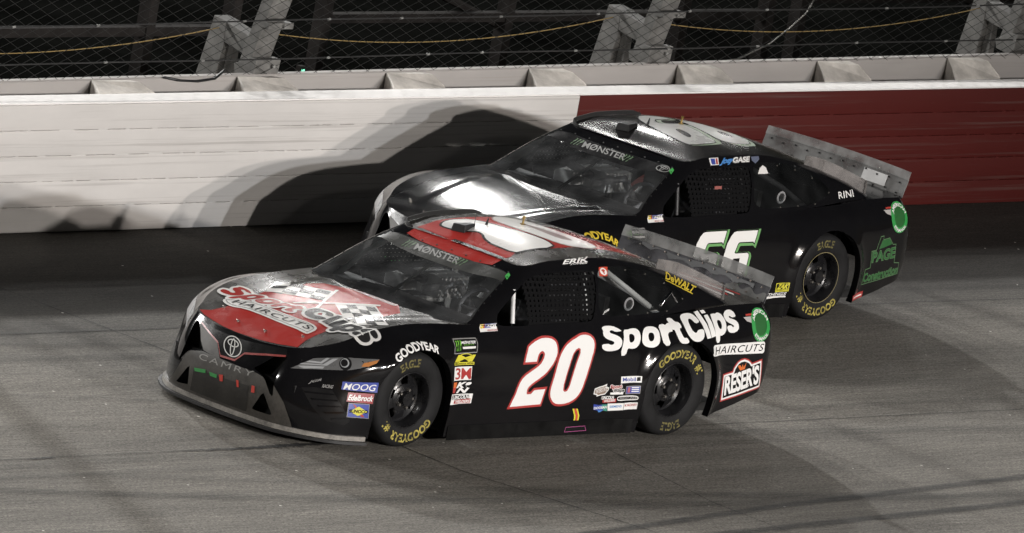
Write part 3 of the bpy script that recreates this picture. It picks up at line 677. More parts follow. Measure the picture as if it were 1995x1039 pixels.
 'erik': [(1.644, -0.671, 1.261), (1.911, -0.666, 1.274), (1.671, -0.651, 1.289)],
 'jones': [(1.719, -0.676, 1.258), (1.9, -0.675, 1.262), (1.728, -0.668, 1.268)],
 'tape': [(1.71, -0.956, 0.249), (1.765, -0.956, 0.248), (1.795, -0.956, 0.198), (1.798, -0.955, 0.114), (1.744, -0.955, 0.115), (1.742, -0.956, 0.191)],
 'jack': [(1.669, -0.955, 0.112), (1.875, -0.955, 0.117), (1.892, -0.955, 0.102), (1.896, -0.955, 0.078), (1.664, -0.955, 0.073)],
 'goody': [(-0.263, -0.992, 0.654), (-0.064, -0.988, 0.732), (0.136, -1.004, 0.677)],
 'wind': [(0.534, 0.769, 0.866), (0.438, 0.447, 0.864), (0.473, 0.283, 0.862), (0.457, -0.239, 0.858), (0.495, -0.616, 0.865), (0.583, -0.809, 0.866), (0.777, -0.737, 0.975), (1, -0.669, 1.103), (1.143, -0.621, 1.176), (1.14, -0.231, 1.185), (1.133, -0.042, 1.184), (1.132, 0.153, 1.183), (1.145, 0.329, 1.186), (1.195, 0.629, 1.197), None, (0.908, 0.739, 1.034)],
 'banner': [(1.062, 0.65, 1.135), (1, 0.342, 1.122), (0.987, 0.056, 1.121), (0.996, -0.254, 1.122), (1.019, -0.559, 1.131)],
 'monw': [(1.043, 0.253, 1.143), (1.049, -0.19, 1.146), (1.116, 0.291, 1.174)],
 'wbolt': [None, (0.908, 0.739, 1.034), (1.043, 0.694, 1.112), (1.143, 0.479, 1.187), (1.14, 0.328, 1.183), (1.132, 0.145, 1.183), (1.131, -0.038, 1.184), (1.139, -0.233, 1.185)],
 'roof_red': [(1.182, 0.477, 1.204), (1.306, 0.478, 1.253), (1.47, 0.475, 1.293), (1.706, 0.421, 1.33), (1.947, 0.327, 1.351), (2.086, 0.119, 1.36), (2.204, -0.105, 1.352), (2.456, -0.275, 1.304), (2.78, -0.419, 1.215), (2.338, -0.468, 1.301), (2.174, -0.493, 1.319), (1.751, -0.469, 1.327), (1.476, -0.425, 1.298), (1.394, -0.414, 1.278), (1.341, -0.438, 1.263), (1.178, -0.421, 1.201), (1.173, -0.428, 1.199), (1.135, -0.243, 1.183), (1.135, 0.024, 1.185), (1.155, 0.319, 1.19)],
 'roof_two': [(1.438, 0.389, 1.292), (1.517, 0.417, 1.307), (1.605, 0.387, 1.324), (1.673, 0.323, 1.337), (1.702, 0.22, 1.346), (1.713, 0.098, 1.351), (1.726, -0.023, 1.353), (1.744, -0.031, 1.354), (1.772, -0.187, 1.354), (1.8, -0.337, 1.346), (1.76, -0.46, 1.329), (1.481, -0.42, 1.3), (1.4, -0.407, 1.281), (1.401, -0.181, 1.288), (1.408, -0.148, 1.291), (1.436, -0.065, 1.3), (1.484, -0, 1.314), (1.494, 0.075, 1.316), (1.434, 0.145, 1.299), (1.408, 0.251, 1.289), (1.407, 0.35, 1.285)],
 'roof_zero': [(1.886, 0.308, 1.352), (1.977, 0.349, 1.349), (2.048, 0.266, 1.355), (2.101, 0.134, 1.359), (2.116, -0.028, 1.36), (2.135, -0.172, 1.356), (2.18, -0.29, 1.345), (2.217, -0.378, 1.332), (2.223, -0.441, 1.322), (2.15, -0.484, 1.323), (2.044, -0.489, 1.329), (1.923, -0.46, 1.335), (1.856, -0.379, 1.344), (1.819, -0.237, 1.354), (1.801, -0.094, 1.358), (1.797, 0.062, 1.359), (1.806, 0.183, 1.356), (1.829, 0.246, 1.355)],
 'roof_slit': [(1.961, 0.127, 1.363), (1.994, 0.03, 1.364), (2.018, -0.123, 1.362), (2.067, -0.237, 1.356), (2.071, -0.347, 1.347), (2.027, -0.357, 1.347), (1.953, -0.308, 1.353), (1.938, -0.161, 1.362), (1.949, -0.013, 1.364)],
 'pod': [(1.395, 0.238, 1.285), (1.424, 0.129, 1.296), (1.544, 0.167, 1.326)],
 'ant': [(1.534, 0.155, 1.324), (1.652, 0.15, 1.343)],
 'gold': [(1.942, 0.056, 1.364)],
 'rail': [(1.247, 0.568, 1.231), (1.374, 0.614, 1.261), (1.521, 0.631, 1.283), (1.682, 0.593, 1.303), (1.95, 0.37, 1.347), (2.115, 0.368, 1.342), (2.229, 0.309, 1.338)],
 'hood_red': [(-0.8, 0.519, 0.646), (-0.834, 0.436, 0.627), (-0.851, 0.334, 0.613), (-0.87, 0.191, 0.594), (-0.876, 0.05, 0.587), (-0.868, -0.179, 0.599), (-0.847, -0.365, 0.618), (-0.812, -0.512, 0.63), (-0.677, -0.466, 0.686), (-0.566, -0.452, 0.718), (-0.436, -0.449, 0.752), (-0.245, -0.453, 0.793), (0.059, -0.465, 0.841), (0.277, -0.442, 0.861), (0.468, -0.235, 0.86), (0.436, 0.245, 0.858), (0.324, 0.392, 0.86), (0.176, 0.427, 0.854), (-0.176, 0.323, 0.809), (-0.23, 0.446, 0.796), (-0.427, 0.415, 0.754), (-0.623, 0.417, 0.701), (-0.735, 0.446, 0.67)],
 'sport': [(-0.491, 0.663, 0.749), (-0.394, -0.011, 0.763), (-0.319, 0.597, 0.791)],
 'clips': [(-0.364, -0.02, 0.769), (-0.437, -0.78, 0.729), (-0.162, -0.06, 0.803)],
 'hpill': [(-0.569, 0.521, 0.718), (-0.514, 0.516, 0.734), (-0.443, 0.312, 0.758), (-0.448, 0.032, 0.753), (-0.448, -0.247, 0.756), (-0.466, -0.344, 0.751), (-0.488, -0.385, 0.74), (-0.58, -0.399, 0.713), (-0.602, -0.38, 0.708), (-0.602, -0.133, 0.718), (-0.584, 0.174, 0.723), (-0.606, 0.329, 0.713), (-0.601, 0.448, 0.707)],
 'hhair': [(-0.555, 0.438, 0.72), (-0.552, -0.346, 0.727), (-0.491, 0.432, 0.738)],
 'flag1': [(-0.001, 0.552, 0.834), (0.223, 0.213, 0.849), (0.009, 0.084, 0.826), (-0.212, 0.435, 0.8)],
 'pole1': [(0.283, 0.233, 0.853), (0.3, 0.218, 0.854), (-0.189, -0.069, 0.799), (-0.202, -0.048, 0.797)],
 'flag2': [(0.019, -0.051, 0.827), (0.244, -0.208, 0.85), (-0.077, -0.662, 0.839), (-0.249, -0.45, 0.792)],
 'pole2': [(-0.231, 0.153, 0.794), (0.314, -0.202, 0.854), (0.282, -0.231, 0.853), (-0.237, 0.124, 0.792)],
 'pins': [(-0.643, 0.42, 0.695), (-0.763, 0.166, 0.665), (-0.761, -0.116, 0.666), (-0.643, -0.389, 0.696)],
 'slot': [(0.436, 0.245, 0.858), (0.467, 0.249, 0.859), (0.471, -0.231, 0.861), (0.414, -0.243, 0.858)],
 'emblem': [(-0.912, 0.003, 0.522), (-0.883, 0.045, 0.574), (-0.901, -0.072, 0.542)],
 'vline': [(-0.855, 0.408, 0.594), (-0.888, 0.279, 0.552), (-0.915, 0.153, 0.513), (-0.953, 0.071, 0.437), (-0.95, -0.074, 0.443), (-0.919, -0.129, 0.507), (-0.888, -0.315, 0.547), (-0.854, -0.472, 0.578)],
 'vband': [(-0.817, 0.479, 0.643), (-0.851, 0.378, 0.607), (-0.87, 0.268, 0.588), (-0.878, 0.12, 0.584), (-0.876, -0.078, 0.587), (-0.857, -0.299, 0.608), (-0.832, -0.453, 0.627), (-0.849, -0.481, 0.583), (-0.917, -0.126, 0.511), (-0.948, -0.07, 0.449), (-0.951, 0.068, 0.442), (-0.913, 0.151, 0.518), (-0.885, 0.279, 0.558), (-0.852, 0.411, 0.601)],
 'fang': [(-0.857, 0.417, 0.588), (-0.891, 0.279, 0.547), (-0.918, 0.156, 0.508), (-0.963, 0.057, 0.411), (-0.949, 0.248, 0.43), (-0.919, 0.319, 0.482)],
 'slit': [(-0.835, 0.487, 0.605), (-0.857, 0.417, 0.588), (-0.919, 0.319, 0.482), (-0.947, 0.256, 0.433), (-0.943, 0.308, 0.428), (-0.944, 0.392, 0.397), (-0.948, 0.433, 0.353), (-0.94, 0.503, 0.256), (-0.921, 0.464, 0.432)],
 'camry': [(-0.969, 0.258, 0.365), (-0.962, -0.291, 0.378), (-0.957, 0.259, 0.404)],
 'gl': [(-0.929, 0.484, 0.135), (-0.969, 0.337, 0.308), (-0.958, 0.331, 0.155)],
 'gc': [(-0.979, 0.276, 0.291), (-0.976, -0.286, 0.312), (-0.956, -0.282, 0.124), (-0.955, 0.3, 0.125)],
 'gr': [(-0.958, -0.33, 0.154), (-0.958, -0.415, 0.308), (-0.925, -0.511, 0.153)],
 'lowbar': [(-0.874, 0.607, 0.116), (-0.95, 0.416, 0.357), (-0.947, 0.374, 0.396), (-0.95, 0.254, 0.425), (-0.948, -0.317, 0.413), (-0.934, -0.463, 0.386), (-0.902, -0.582, 0.265), (-0.853, -0.643, 0.122)],
 'tp0': [(-0.979, 0.272, 0.295), (-0.985, 0.152, 0.314), (-0.988, 0.143, 0.289), (-0.982, 0.258, 0.274)],
 'tp1': [(-0.986, 0.113, 0.308), (-0.986, 0.03, 0.309), (-0.988, 0.028, 0.284), (-0.988, 0.094, 0.284)],
 'tp2': [(-0.986, 0.012, 0.314), (-0.985, -0.027, 0.322), (-0.988, -0.038, 0.278), (-0.988, -0.009, 0.273)],
 'tp3': [(-0.983, -0.161, 0.322), (-0.982, -0.185, 0.323), (-0.986, -0.202, 0.279), (-0.987, -0.184, 0.277)],
 'tp4': [(-0.971, -0.31, 0.322), (-0.967, -0.337, 0.322), (-0.971, -0.348, 0.277), (-0.975, -0.318, 0.274)],
 'head': [(-0.861, -0.543, 0.509), (-0.806, -0.585, 0.553), (-0.731, -0.625, 0.6), (-0.576, -0.767, 0.642), (-0.38, -0.93, 0.666), (-0.387, -0.934, 0.656), (-0.447, -0.919, 0.617), (-0.512, -0.885, 0.59), (-0.577, -0.839, 0.566), (-0.697, -0.712, 0.539)],
 'head_l': [(-0.583, -0.804, 0.603), (-0.566, -0.777, 0.645), (-0.543, -0.841, 0.612)],
 'head_a': [(-0.504, -0.886, 0.602), (-0.484, -0.884, 0.627), (-0.382, -0.932, 0.662), (-0.405, -0.935, 0.639), (-0.461, -0.914, 0.609)],
 'hs0': [(-0.825, -0.576, 0.535), (-0.771, -0.625, 0.546), (-0.688, -0.708, 0.56), (-0.701, -0.704, 0.544), (-0.801, -0.608, 0.525)],
 'hs1': [(-0.815, -0.579, 0.548), (-0.8, -0.588, 0.558), (-0.694, -0.691, 0.571), (-0.657, -0.709, 0.602), (-0.632, -0.722, 0.62), (-0.607, -0.748, 0.627), (-0.676, -0.716, 0.568)],
 'hs2': [(-0.777, -0.604, 0.569), (-0.758, -0.614, 0.581), (-0.7, -0.671, 0.585), (-0.666, -0.684, 0.615), (-0.646, -0.704, 0.621), (-0.698, -0.683, 0.575)],
 'vent': [(-0.824, -0.642, 0.394), (-0.745, -0.718, 0.412), (-0.668, -0.799, 0.409), (-0.615, -0.864, 0.318), (-0.546, -0.907, 0.206), (-0.586, -0.891, 0.172), (-0.643, -0.861, 0.185), (-0.7, -0.82, 0.194), (-0.742, -0.78, 0.23), (-0.779, -0.731, 0.279)],
 'moog': [(-0.613, -0.833, 0.482), (-0.379, -0.963, 0.503), (-0.377, -0.963, 0.429), (-0.617, -0.838, 0.426)],
 'moog_t': [(-0.607, -0.845, 0.429), (-0.394, -0.956, 0.44), (-0.601, -0.844, 0.474)],
 'edel': [(-0.574, -0.869, 0.412), (-0.397, -0.957, 0.418), (-0.402, -0.961, 0.346), (-0.584, -0.876, 0.347)],
 'edel_t': [(-0.576, -0.879, 0.358), (-0.406, -0.958, 0.365), (-0.571, -0.874, 0.396)],
 'suno': [(-0.57, -0.885, 0.338), (-0.422, -0.952, 0.343), (-0.413, -0.957, 0.236), (-0.575, -0.895, 0.236)],
 'suno_d': [(-0.56, -0.898, 0.28), (-0.497, -0.92, 0.319), (-0.43, -0.951, 0.287), (-0.495, -0.924, 0.251)],
 'suno_t': [(-0.562, -0.898, 0.271), (-0.43, -0.951, 0.275), (-0.56, -0.896, 0.293)],
 'trd': [(-0.72, -0.743, 0.418), (-0.667, -0.795, 0.423), (-0.711, -0.745, 0.441)],
 'trd2': [(-0.786, -0.669, 0.43), (-0.72, -0.727, 0.463), (-0.782, -0.667, 0.445)],
 'page': [(3.295, -0.942, 0.282), (3.305, -0.947, 0.413), (3.368, -0.939, 0.424), (3.351, -0.94, 0.561), (3.412, -0.936, 0.568), (3.446, -0.93, 0.678), (3.488, -0.928, 0.682), (3.489, -0.929, 0.651), (3.571, -0.921, 0.663), (3.63, -0.915, 0.607), (3.672, -0.913, 0.607), (3.688, -0.915, 0.454), (3.755, -0.908, 0.451), (3.77, -0.899, 0.355)],
 'page_t': [(3.377, -0.94, 0.468), (3.67, -0.916, 0.497), (3.37, -0.94, 0.549)],
 'cons_t': [(3.309, -0.941, 0.307), (3.757, -0.903, 0.361), (3.302, -0.946, 0.373)],
 'page_r': [(3.442, -0.934, 0.572), (3.471, -0.93, 0.644), (3.57, -0.921, 0.654), (3.613, -0.917, 0.608)],
 'eth6': [(3.657, -0.894, 0.796), (3.705, -0.824, 0.916), (3.675, -0.853, 0.875), (3.788, -0.88, 0.79), (3.53, -0.904, 0.801)],
 'small6': [(3.17, -0.981, 0.206), (3.346, -0.931, 0.232), (3.346, -0.928, 0.182), (3.206, -0.956, 0.154)],
 'tail6': [(3.467, -0.896, 0.825), (3.557, -0.878, 0.848), (3.545, -0.907, 0.79), (3.476, -0.908, 0.798)],
 'six': [(1.934, -0.924, 0.756), (1.899, -0.939, 0.658), (1.884, -0.937, 0.669), (1.727, -0.934, 0.666), (1.71, -0.935, 0.654), (1.68, -0.94, 0.584), (1.694, -0.941, 0.577), (1.829, -0.944, 0.581), (1.845, -0.945, 0.572), (1.85, -0.947, 0.556), (1.83, -0.954, 0.43), (1.809, -0.955, 0.369), (1.774, -0.955, 0.344), (1.725, -0.955, 0.334), (1.598, -0.953, 0.332), (1.551, -0.952, 0.344), (1.529, -0.951, 0.371), (1.529, -0.949, 0.414), (1.554, -0.941, 0.543), (1.586, -0.932, 0.658), (1.624, -0.925, 0.713), (1.66, -0.92, 0.744), (1.691, -0.919, 0.75)],
 'six_h': [(1.676, -0.944, 0.537), (1.751, -0.945, 0.54), (1.737, -0.951, 0.449), (1.723, -0.953, 0.397), (1.635, -0.951, 0.394), (1.64, -0.95, 0.429)],
 'rini': [(3.008, -0.795, 0.957), (3.202, -0.78, 0.968), (3.018, -0.763, 1.004)],
 'jg_f': [(1.516, -0.65, 1.275), (1.619, -0.656, 1.28), (1.599, -0.694, 1.231), (1.506, -0.693, 1.227)],
 'jg1': [(1.616, -0.689, 1.238), (1.77, -0.685, 1.247), (1.648, -0.663, 1.272)],
 'jg2': [(1.77, -0.688, 1.244), (1.967, -0.684, 1.249), (1.791, -0.662, 1.277)],
 'jg_e': [(2.007, -0.658, 1.281), (2.106, -0.65, 1.283), (2.103, -0.667, 1.262), (2.035, -0.693, 1.235), (2.001, -0.678, 1.256)],
 'dome6': [(2.022, -0.75, 1.164), (2.067, -0.718, 1.203), (2.118, -0.699, 1.222), (2.15, -0.712, 1.204), (2.15, -0.744, 1.164)],
 'red6': [(1.471, -0.795, 1.085), (1.556, -0.796, 1.087), (1.55, -0.807, 1.064), (1.465, -0.806, 1.063)],
 'zak': [(2.225, -0.969, 0.33), (2.35, -1.001, 0.341), (2.353, -0.996, 0.269), (2.229, -0.967, 0.256)],
 'zak_t': [(2.241, -0.968, 0.284), (2.339, -0.992, 0.293), (2.249, -0.97, 0.321)],
 'zak_t2': [(2.241, -0.968, 0.267), (2.345, -0.994, 0.277), (2.239, -0.968, 0.277)],
 'thing': [(2.157, -0.963, 0.225), (2.342, -0.987, 0.238), (2.157, -0.963, 0.247)],
 'thing2': [(2.143, -0.962, 0.221), (2.341, -0.986, 0.232), (2.343, -0.984, 0.219), (2.141, -0.961, 0.202)],
 'nas6': [(0.741, -0.84, 0.881), (0.885, -0.852, 0.892), (0.889, -0.873, 0.838), (0.729, -0.868, 0.83)],
 'rsix': [(1.804, 0.411, 1.338), (1.957, 0.416, 1.341), None, (2.042, 0.254, 1.356), (1.94, 0.221, 1.359), (1.856, 0.252, 1.355), (1.797, 0.207, 1.355), (1.759, 0.122, 1.355), (1.834, 0.083, 1.361), (1.959, 0.063, 1.364), (1.923, -0.094, 1.363), (1.87, -0.269, 1.355), (1.848, -0.417, 1.339), (1.787, -0.432, 1.334), (1.567, -0.411, 1.316), (1.549, -0.335, 1.319), (1.572, -0.171, 1.331), (1.601, -0.026, 1.337), (1.672, 0.224, 1.343)],
 'rsix_h': [(1.753, -0.042, 1.355), (1.79, -0.091, 1.358), (1.755, -0.233, 1.35), (1.679, -0.287, 1.34), (1.687, -0.187, 1.346)],
 'rsix2': [None, None, None, None, (2.327, -0.196, 1.334), (2.289, -0.408, 1.319), (2.126, -0.46, 1.329), (1.997, -0.45, 1.336), (1.921, -0.374, 1.346), (1.965, -0.165, 1.362), (2.022, 0.037, 1.364)],
 'rsix2_h': [(2.159, -0.125, 1.356), (2.202, -0.18, 1.35), (2.188, -0.301, 1.343), (2.14, -0.302, 1.347), (2.094, -0.242, 1.355)],
 'oval6': [(1.111, -0.554, 1.172), (1.142, -0.522, 1.187), (1.13, -0.616, 1.172)],
 'grn6': [(1.174, -0.619, 1.19), (1.194, -0.616, 1.199), (1.226, -0.667, 1.196), (1.209, -0.678, 1.184)],
 'goody6': [(-0.007, -0.986, 0.741), (0.198, -1, 0.68), (0.033, -0.979, 0.752)],
 'grn': [(1.169, -0.552, 1.198), (1.204, -0.604, 1.206), (1.191, -0.629, 1.195), (1.149, -0.587, 1.185)],
 'wht': [(1.146, -0.595, 1.183), (1.181, -0.637, 1.189), (1.126, -0.644, 1.163)],
}

# ------------------------------------------------------------------ stock car: picks on the surface
def solid(parts):
    V = []; F = []
    for VV, FF in parts:
        n = len(V); V += [Vector(v) for v in VV]; F += [tuple(i + n for i in f) for f in FF]
    return BVHTree.FromPolygons(V, F)
BVH = solid(((VB, FB), (VG, FG), (VT, FT), (VR, FR)))
BVH_SIDE = solid(((VB, FB), (VG, FG)))
_q = math.sqrt(.5)
VIEWS = {  # name: (direction into the body, a axis, b axis)
 'side': (Vector((0, 1, 0)), Vector((1, 0, 0)), Vector((0, 0, 1))),
 'top': (Vector((0, 0, -1)), Vector((0, -1, 0)), Vector((1, 0, 0))),
 'front': (Vector((1, 0, 0)), Vector((0, -1, 0)), Vector((0, 0, 1))),
 'corner': (Vector((_q, _q, 0)), Vector((_q, -_q, 0)), Vector((0, 0, 1)))}
def ab(view, p):
    d, a, b = VIEWS[view]; p = Vector(p); return (p.dot(a), p.dot(b))
def pk(name, view): return [ab(view, p) for p in PK[name] if p is not None]
def drop(view, a, b, off):
    d, A, B = VIEWS[view]; o = A * a + B * b - d * 6.0
    h = BVH.ray_cast(o, d)
    if h[0] is None: return None
    n = h[1]
    if n.dot(d) > 0: n = -n
    return h[0] + n * off
_cap = {}
def font_mesh(text, off=0.0, shear=0.0, sp=1.0):
    c = bpy.data.curves.new('lettering', 'FONT'); c.body = text; c.size = 1.0; c.fill_mode = 'BOTH'; c.dimensions = '2D'; c.offset = off; c.shear = shear; c.space_character = sp; c.resolution_u = 4
    o = bpy.data.objects.new('lettering', c); COL.objects.link(o); bpy.context.view_layer.update()
    me = o.evaluated_get(bpy.context.evaluated_depsgraph_get()).to_mesh()
    V = [(v.co.x, v.co.y) for v in me.vertices]; F = [tuple(p.vertices) for p in me.polygons]
    bpy.data.objects.remove(o); bpy.data.curves.remove(c)
    return V, F
def cap_height():
    if 'h' not in _cap: V, F = font_mesh('H'); _cap['h'] = max(y for x, y in V)
    return _cap['h']
_box = {}
def text2d(text, off, shear, sp):
    """text scaled to width 1 and cap height 1"""
    key = (text, shear, sp)
    if key not in _box:
        V, F = font_mesh(text, 0, shear, sp); _box[key] = (min(v[0] for v in V), max(v[0] for v in V))
    x0, x1 = _box[key]; h = cap_height()
    V, F = font_mesh(text, off, shear, sp)
    return [((x - x0) / (x1 - x0), y / h) for x, y in V], F
def poly2d(loops, off=0.0):
    c = bpy.data.curves.new('outline', 'CURVE'); c.dimensions = '2D'; c.fill_mode = 'BOTH'; c.offset = 0
    for lp in loops:
        s = c.splines.new('POLY'); s.points.add(len(lp) - 1); s.use_cyclic_u = True
        for i, (x, y) in enumerate(lp): s.points[i].co = (x, y, 0, 1)
    o = bpy.data.objects.new('outline', c); COL.objects.link(o); bpy.context.view_layer.update()
    me = o.evaluated_get(bpy.context.evaluated_depsgraph_get()).to_mesh()
    V = [(v.co.x, v.co.y) for v in me.vertices]; F = [tuple(p.vertices) for p in me.polygons]
    bpy.data.objects.remove(o); bpy.data.curves.remove(c)
    return V, F
def grow(poly, d):
    """offset a closed polygon outwards by d (mitred, limited)"""
    n = len(poly); ar = sum(poly[i][0] * poly[(i + 1) % n][1] - poly[(i + 1) % n][0] * poly[i][1] for i in range(n)); s = 1 if ar > 0 else -1; out = []
    for i in range(n):
        p0, p, p1 = (Vector(poly[j % n]) for j in (i - 1, i, i + 1))
        e0, e1 = (p - p0).normalized(), (p1 - p).normalized()
        n0, n1 = Vector((e0.y, -e0.x)) * s, Vector((e1.y, -e1.x)) * s
        m = (n0 + n1); m = m.normalized() if m.length > 1e-6 else n0
        out.append(tuple(p + m * d / max(.45, m.dot(n0))))
    return out
def smooth_loop(poly, it=1):
    for _ in range(it):
        out = []
        n = len(poly)
        for i in range(n):
            a, b = poly[i], poly[(i + 1) % n]
            out += [(a[0] * .75 + b[0] * .25, a[1] * .75 + b[1] * .25), (a[0] * .25 + b[0] * .75, a[1] * .25 + b[1] * .75)]
        poly = out
    return poly
def wrap(name, V2, F2, view, mat, parent, off=.002, step=.05):
    """lay a flat shape on the body"""
    bm = bmesh.new(); vs = [bm.verts.new((x, y, 0)) for x, y in V2]
    for f in F2:
        try: bm.faces.new([vs[i] for i in f])
        except ValueError: pass
    if not bm.faces: bm.free(); return None
    for ax in (0, 1):
        lo = min(v.co[ax] for v in bm.verts); hi = max(v.co[ax] for v in bm.verts); k = math.ceil(lo / step) * step
        while k < hi:
            no = Vector((1, 0, 0)) if ax == 0 else Vector((0, 1, 0)); co = no * k
            bmesh.ops.bisect_plane(bm, geom=bm.verts[:] + bm.edges[:] + bm.faces[:], plane_co=co, plane_no=no); k += step
    kill = []
    d = VIEWS[view][0]
    for v in bm.verts:
        p = drop(view, v.co.x, v.co.y, off)
        if p is None: kill.append(v)
        else: v.co = p
    if kill: bmesh.ops.delete(bm, geom=kill, context='VERTS')
    for f in bm.faces:
        f.normal_update()
        if f.normal.dot(d) > 0: f.normal_flip()
        f.smooth = True
    me = bpy.data.meshes.new(name); bm.to_mesh(me); bm.free(); me.materials.append(mat)
    return link(bpy.data.objects.new(name, me), parent)
def aff(p3, V):
    (ox, oy), (bx_, by_), (ux, uy) = p3
    return [(ox + (bx_ - ox) * x + (ux - ox) * y, oy + (by_ - oy) * x + (uy - oy) * y) for x, y in V]
def d_text(name, text, pick, view, mat, parent, bold=0.0, shear=0.0, sp=1.0, layer=1, pts=None):
    V, F = text2d(text, bold, shear, sp)
    return wrap(name, aff(pts or pk(pick, view), V), F, view, mat, parent, .0015 + .0012 * layer)
def d_poly(name, loops, view, mat, parent, layer=0, step=.05):
    loops = [pk(l, view) if isinstance(l, str) else l for l in loops]
    V, F = poly2d(loops)
    return wrap(name, V, F, view, mat, parent, .0015 + .0012 * layer, step)
def ell(cx, cy, rx, ry, n=32, a0=0, a1=360):
    return [(cx + rx * math.cos(R_(a0 + (a1 - a0) * i / n)), cy + ry * math.sin(R_(a0 + (a1 - a0) * i / n))) for i in range(n)]
def quad_map(q, V):
    """unit square (origin bottom-left) to the quad TL TR BR BL"""
    tl, tr, br, bl = [Vector(p) for p in q]
    return [tuple((bl * (1 - x) + br * x) * (1 - y) + (tl * (1 - x) + tr * x) * y) for x, y in V]
def arc_text(text, cx, cy, r, h, a0, a1, inward=False, bold=.02):
    """letters on an arc, in view coordinates; angles in degrees from a0 (first letter) to a1"""
    V, F = text2d(text, bold, 0, 1.0); out = []
    # refine long edges first is not needed: letters are small
    for x, y in V:
        a = R_(a0 + (a1 - a0) * x); rr = (r - h * y) if inward else (r + h * y)
        out.append((cx + rr * math.cos(a), cy + rr * math.sin(a)))
    return out, F
def emblem_loops(cx, cy, rx, ry, t=.12):
    """three interlocking ovals"""
    L_ = []
    def ring(x, y, a, b, w): return [ell(x, y, a, b), ell(x, y, a - w, b - w * .9)[::-1]]
    L_.append(ring(cx, cy, rx, ry, rx * t)); L_.append(ring(cx, cy + ry * .32, rx * .62, ry * .36, rx * t)); L_.append(ring(cx, cy - ry * .05, rx * .26, ry * .82, rx * t))
    return L_
def claw_loops(q):
    """three torn stripes inside the quad TL TR BR BL"""
    S_ = [[(0, 1), (.22, .97), (.26, .6), (.20, .5), (.25, .1), (.14, .02), (.16, .45), (.08, .5), (.12, .86)],
          [(.34, 1), (.58, .98), (.60, .7), (.55, .6), (.60, 0), (.47, .08), (.5, .55), (.43, .62), (.46, .86)],
          [(.70, 1), (.95, .98), (.98, .6), (.9, .5), (.93, .05), (.82, .14), (.85, .5), (.77, .58), (.82, .86)]]
    return [quad_map(q, s) for s in S_]

# ------------------------------------------------------------------ stock car: materials
def car_paint(name, col, dust, dustcol, r0, r1, scale=2.2, streak=(1, 1, 1), coat=.6, spec=.5):
    m = bpy.data.materials.new(name); m.use_nodes = True; N, L = nodes_of(m); b = N['Principled BSDF']
    tc = N.new('ShaderNodeTexCoord'); mp = N.new('ShaderNodeMapping'); mp.inputs['Scale'].default_value = streak; L.new(tc.outputs['Object'], mp.inputs['Vector'])
    t = N.new('ShaderNodeTexNoise'); t.inputs['Scale'].default_value = scale; t.inputs['Detail'].default_value = 8; t.inputs['Roughness'].default_value = .68; L.new(mp.outputs['Vector'], t.inputs['Vector'])
    t2 = N.new('ShaderNodeTexNoise'); t2.inputs['Scale'].default_value = 60; t2.inputs['Detail'].default_value = 4; L.new(tc.outputs['Object'], t2.inputs['Vector'])
    ad = N.new('ShaderNodeMath'); ad.operation = 'MULTIPLY_ADD'; L.new(t2.outputs['Fac'], ad.inputs[0]); ad.inputs[1].default_value = .35; L.new(t.outputs['Fac'], ad.inputs[2])
    mr = N.new('ShaderNodeMapRange'); mr.inputs[1].default_value = .45; mr.inputs[2].default_value = .95; mr.inputs[3].default_value = dust * .25; mr.inputs[4].default_value = dust; L.new(ad.outputs[0], mr.inputs[0])
    mx = N.new('ShaderNodeMix'); mx.data_type = 'RGBA'; L.new(mr.outputs[0], mx.inputs[0]); mx.inputs[6].default_value = (*col, 1); mx.inputs[7].default_value = (*dustcol, 1); L.new(mx.outputs[2], b.inputs['Base Color'])
    rr = N.new('ShaderNodeMapRange'); rr.inputs[1].default_value = .35; rr.inputs[2].default_value = .70; rr.inputs[3].default_value = r0; rr.inputs[4].default_value = r1; L.new(t.outputs['Fac'], rr.inputs[0])
    L.new(rr.outputs[0], b.inputs['Roughness'])
    b.inputs['Specular IOR Level'].default_value = spec; b.inputs['Coat Weight'].default_value = coat; L.new(rr.outputs[0], b.inputs['Coat Roughness'])
    bp = N.new('ShaderNodeBump'); bp.inputs['Strength'].default_value = .06; bp.inputs['Distance'].default_value = .02
    t3 = N.new('ShaderNodeTexNoise'); t3.inputs['Scale'].default_value = 3.5; t3.inputs['Detail'].default_value = 2; L.new(tc.outputs['Object'], t3.inputs['Vector']); L.new(t3.outputs['Fac'], bp.inputs['Height']); L.new(bp.outputs['Normal'], b.inputs['Normal'])
    return m
DUST = (.17, .155, .135)
PAINT_SIDE = car_paint('black_gloss_paint', (.004, .004, .005), .02, DUST, .07, .16, coat=.25, spec=.4)
PAINT_TOP20 = car_paint('dusty_black_paint', (.010, .010, .010), .34, DUST, .20, .36, 3.0, coat=.05, spec=.4)
PAINT_TOP66 = car_paint('black_wrap', (.005, .005, .006), .03, DUST, .13, .25, 2.0, (1, .4, 1), coat=.4, spec=.45)
PAINT_ROOF66 = car_paint('satin_black_wrap', (.007, .007, .008), .08, DUST, .12, .22, 2.5, coat=.0, spec=.14)
PAINT_LOW = car_paint('road_grime_black', (.010, .010, .010), .52, DUST, .35, .6, 5.0, coat=.05, spec=.3)
CLEAR_DIRTY = car_paint('dirty_lip', (.03, .03, .03), 1.0, (.36, .335, .30), .5, .75, 12.0, coat=0)
TAPED = car_paint('taped_black', (.012, .012, .012), .22, DUST, .4, .6, 6.0, coat=0, spec=.25)
def vinyl(name, col, rough=.32, dust=.1, coat=.15, spec=.5):
    if name not in MATS: MATS[name] = car_paint(name, col, dust, (.30, .28, .25), rough, rough + .14, 4.0, coat=coat, spec=spec)
    return MATS[name]
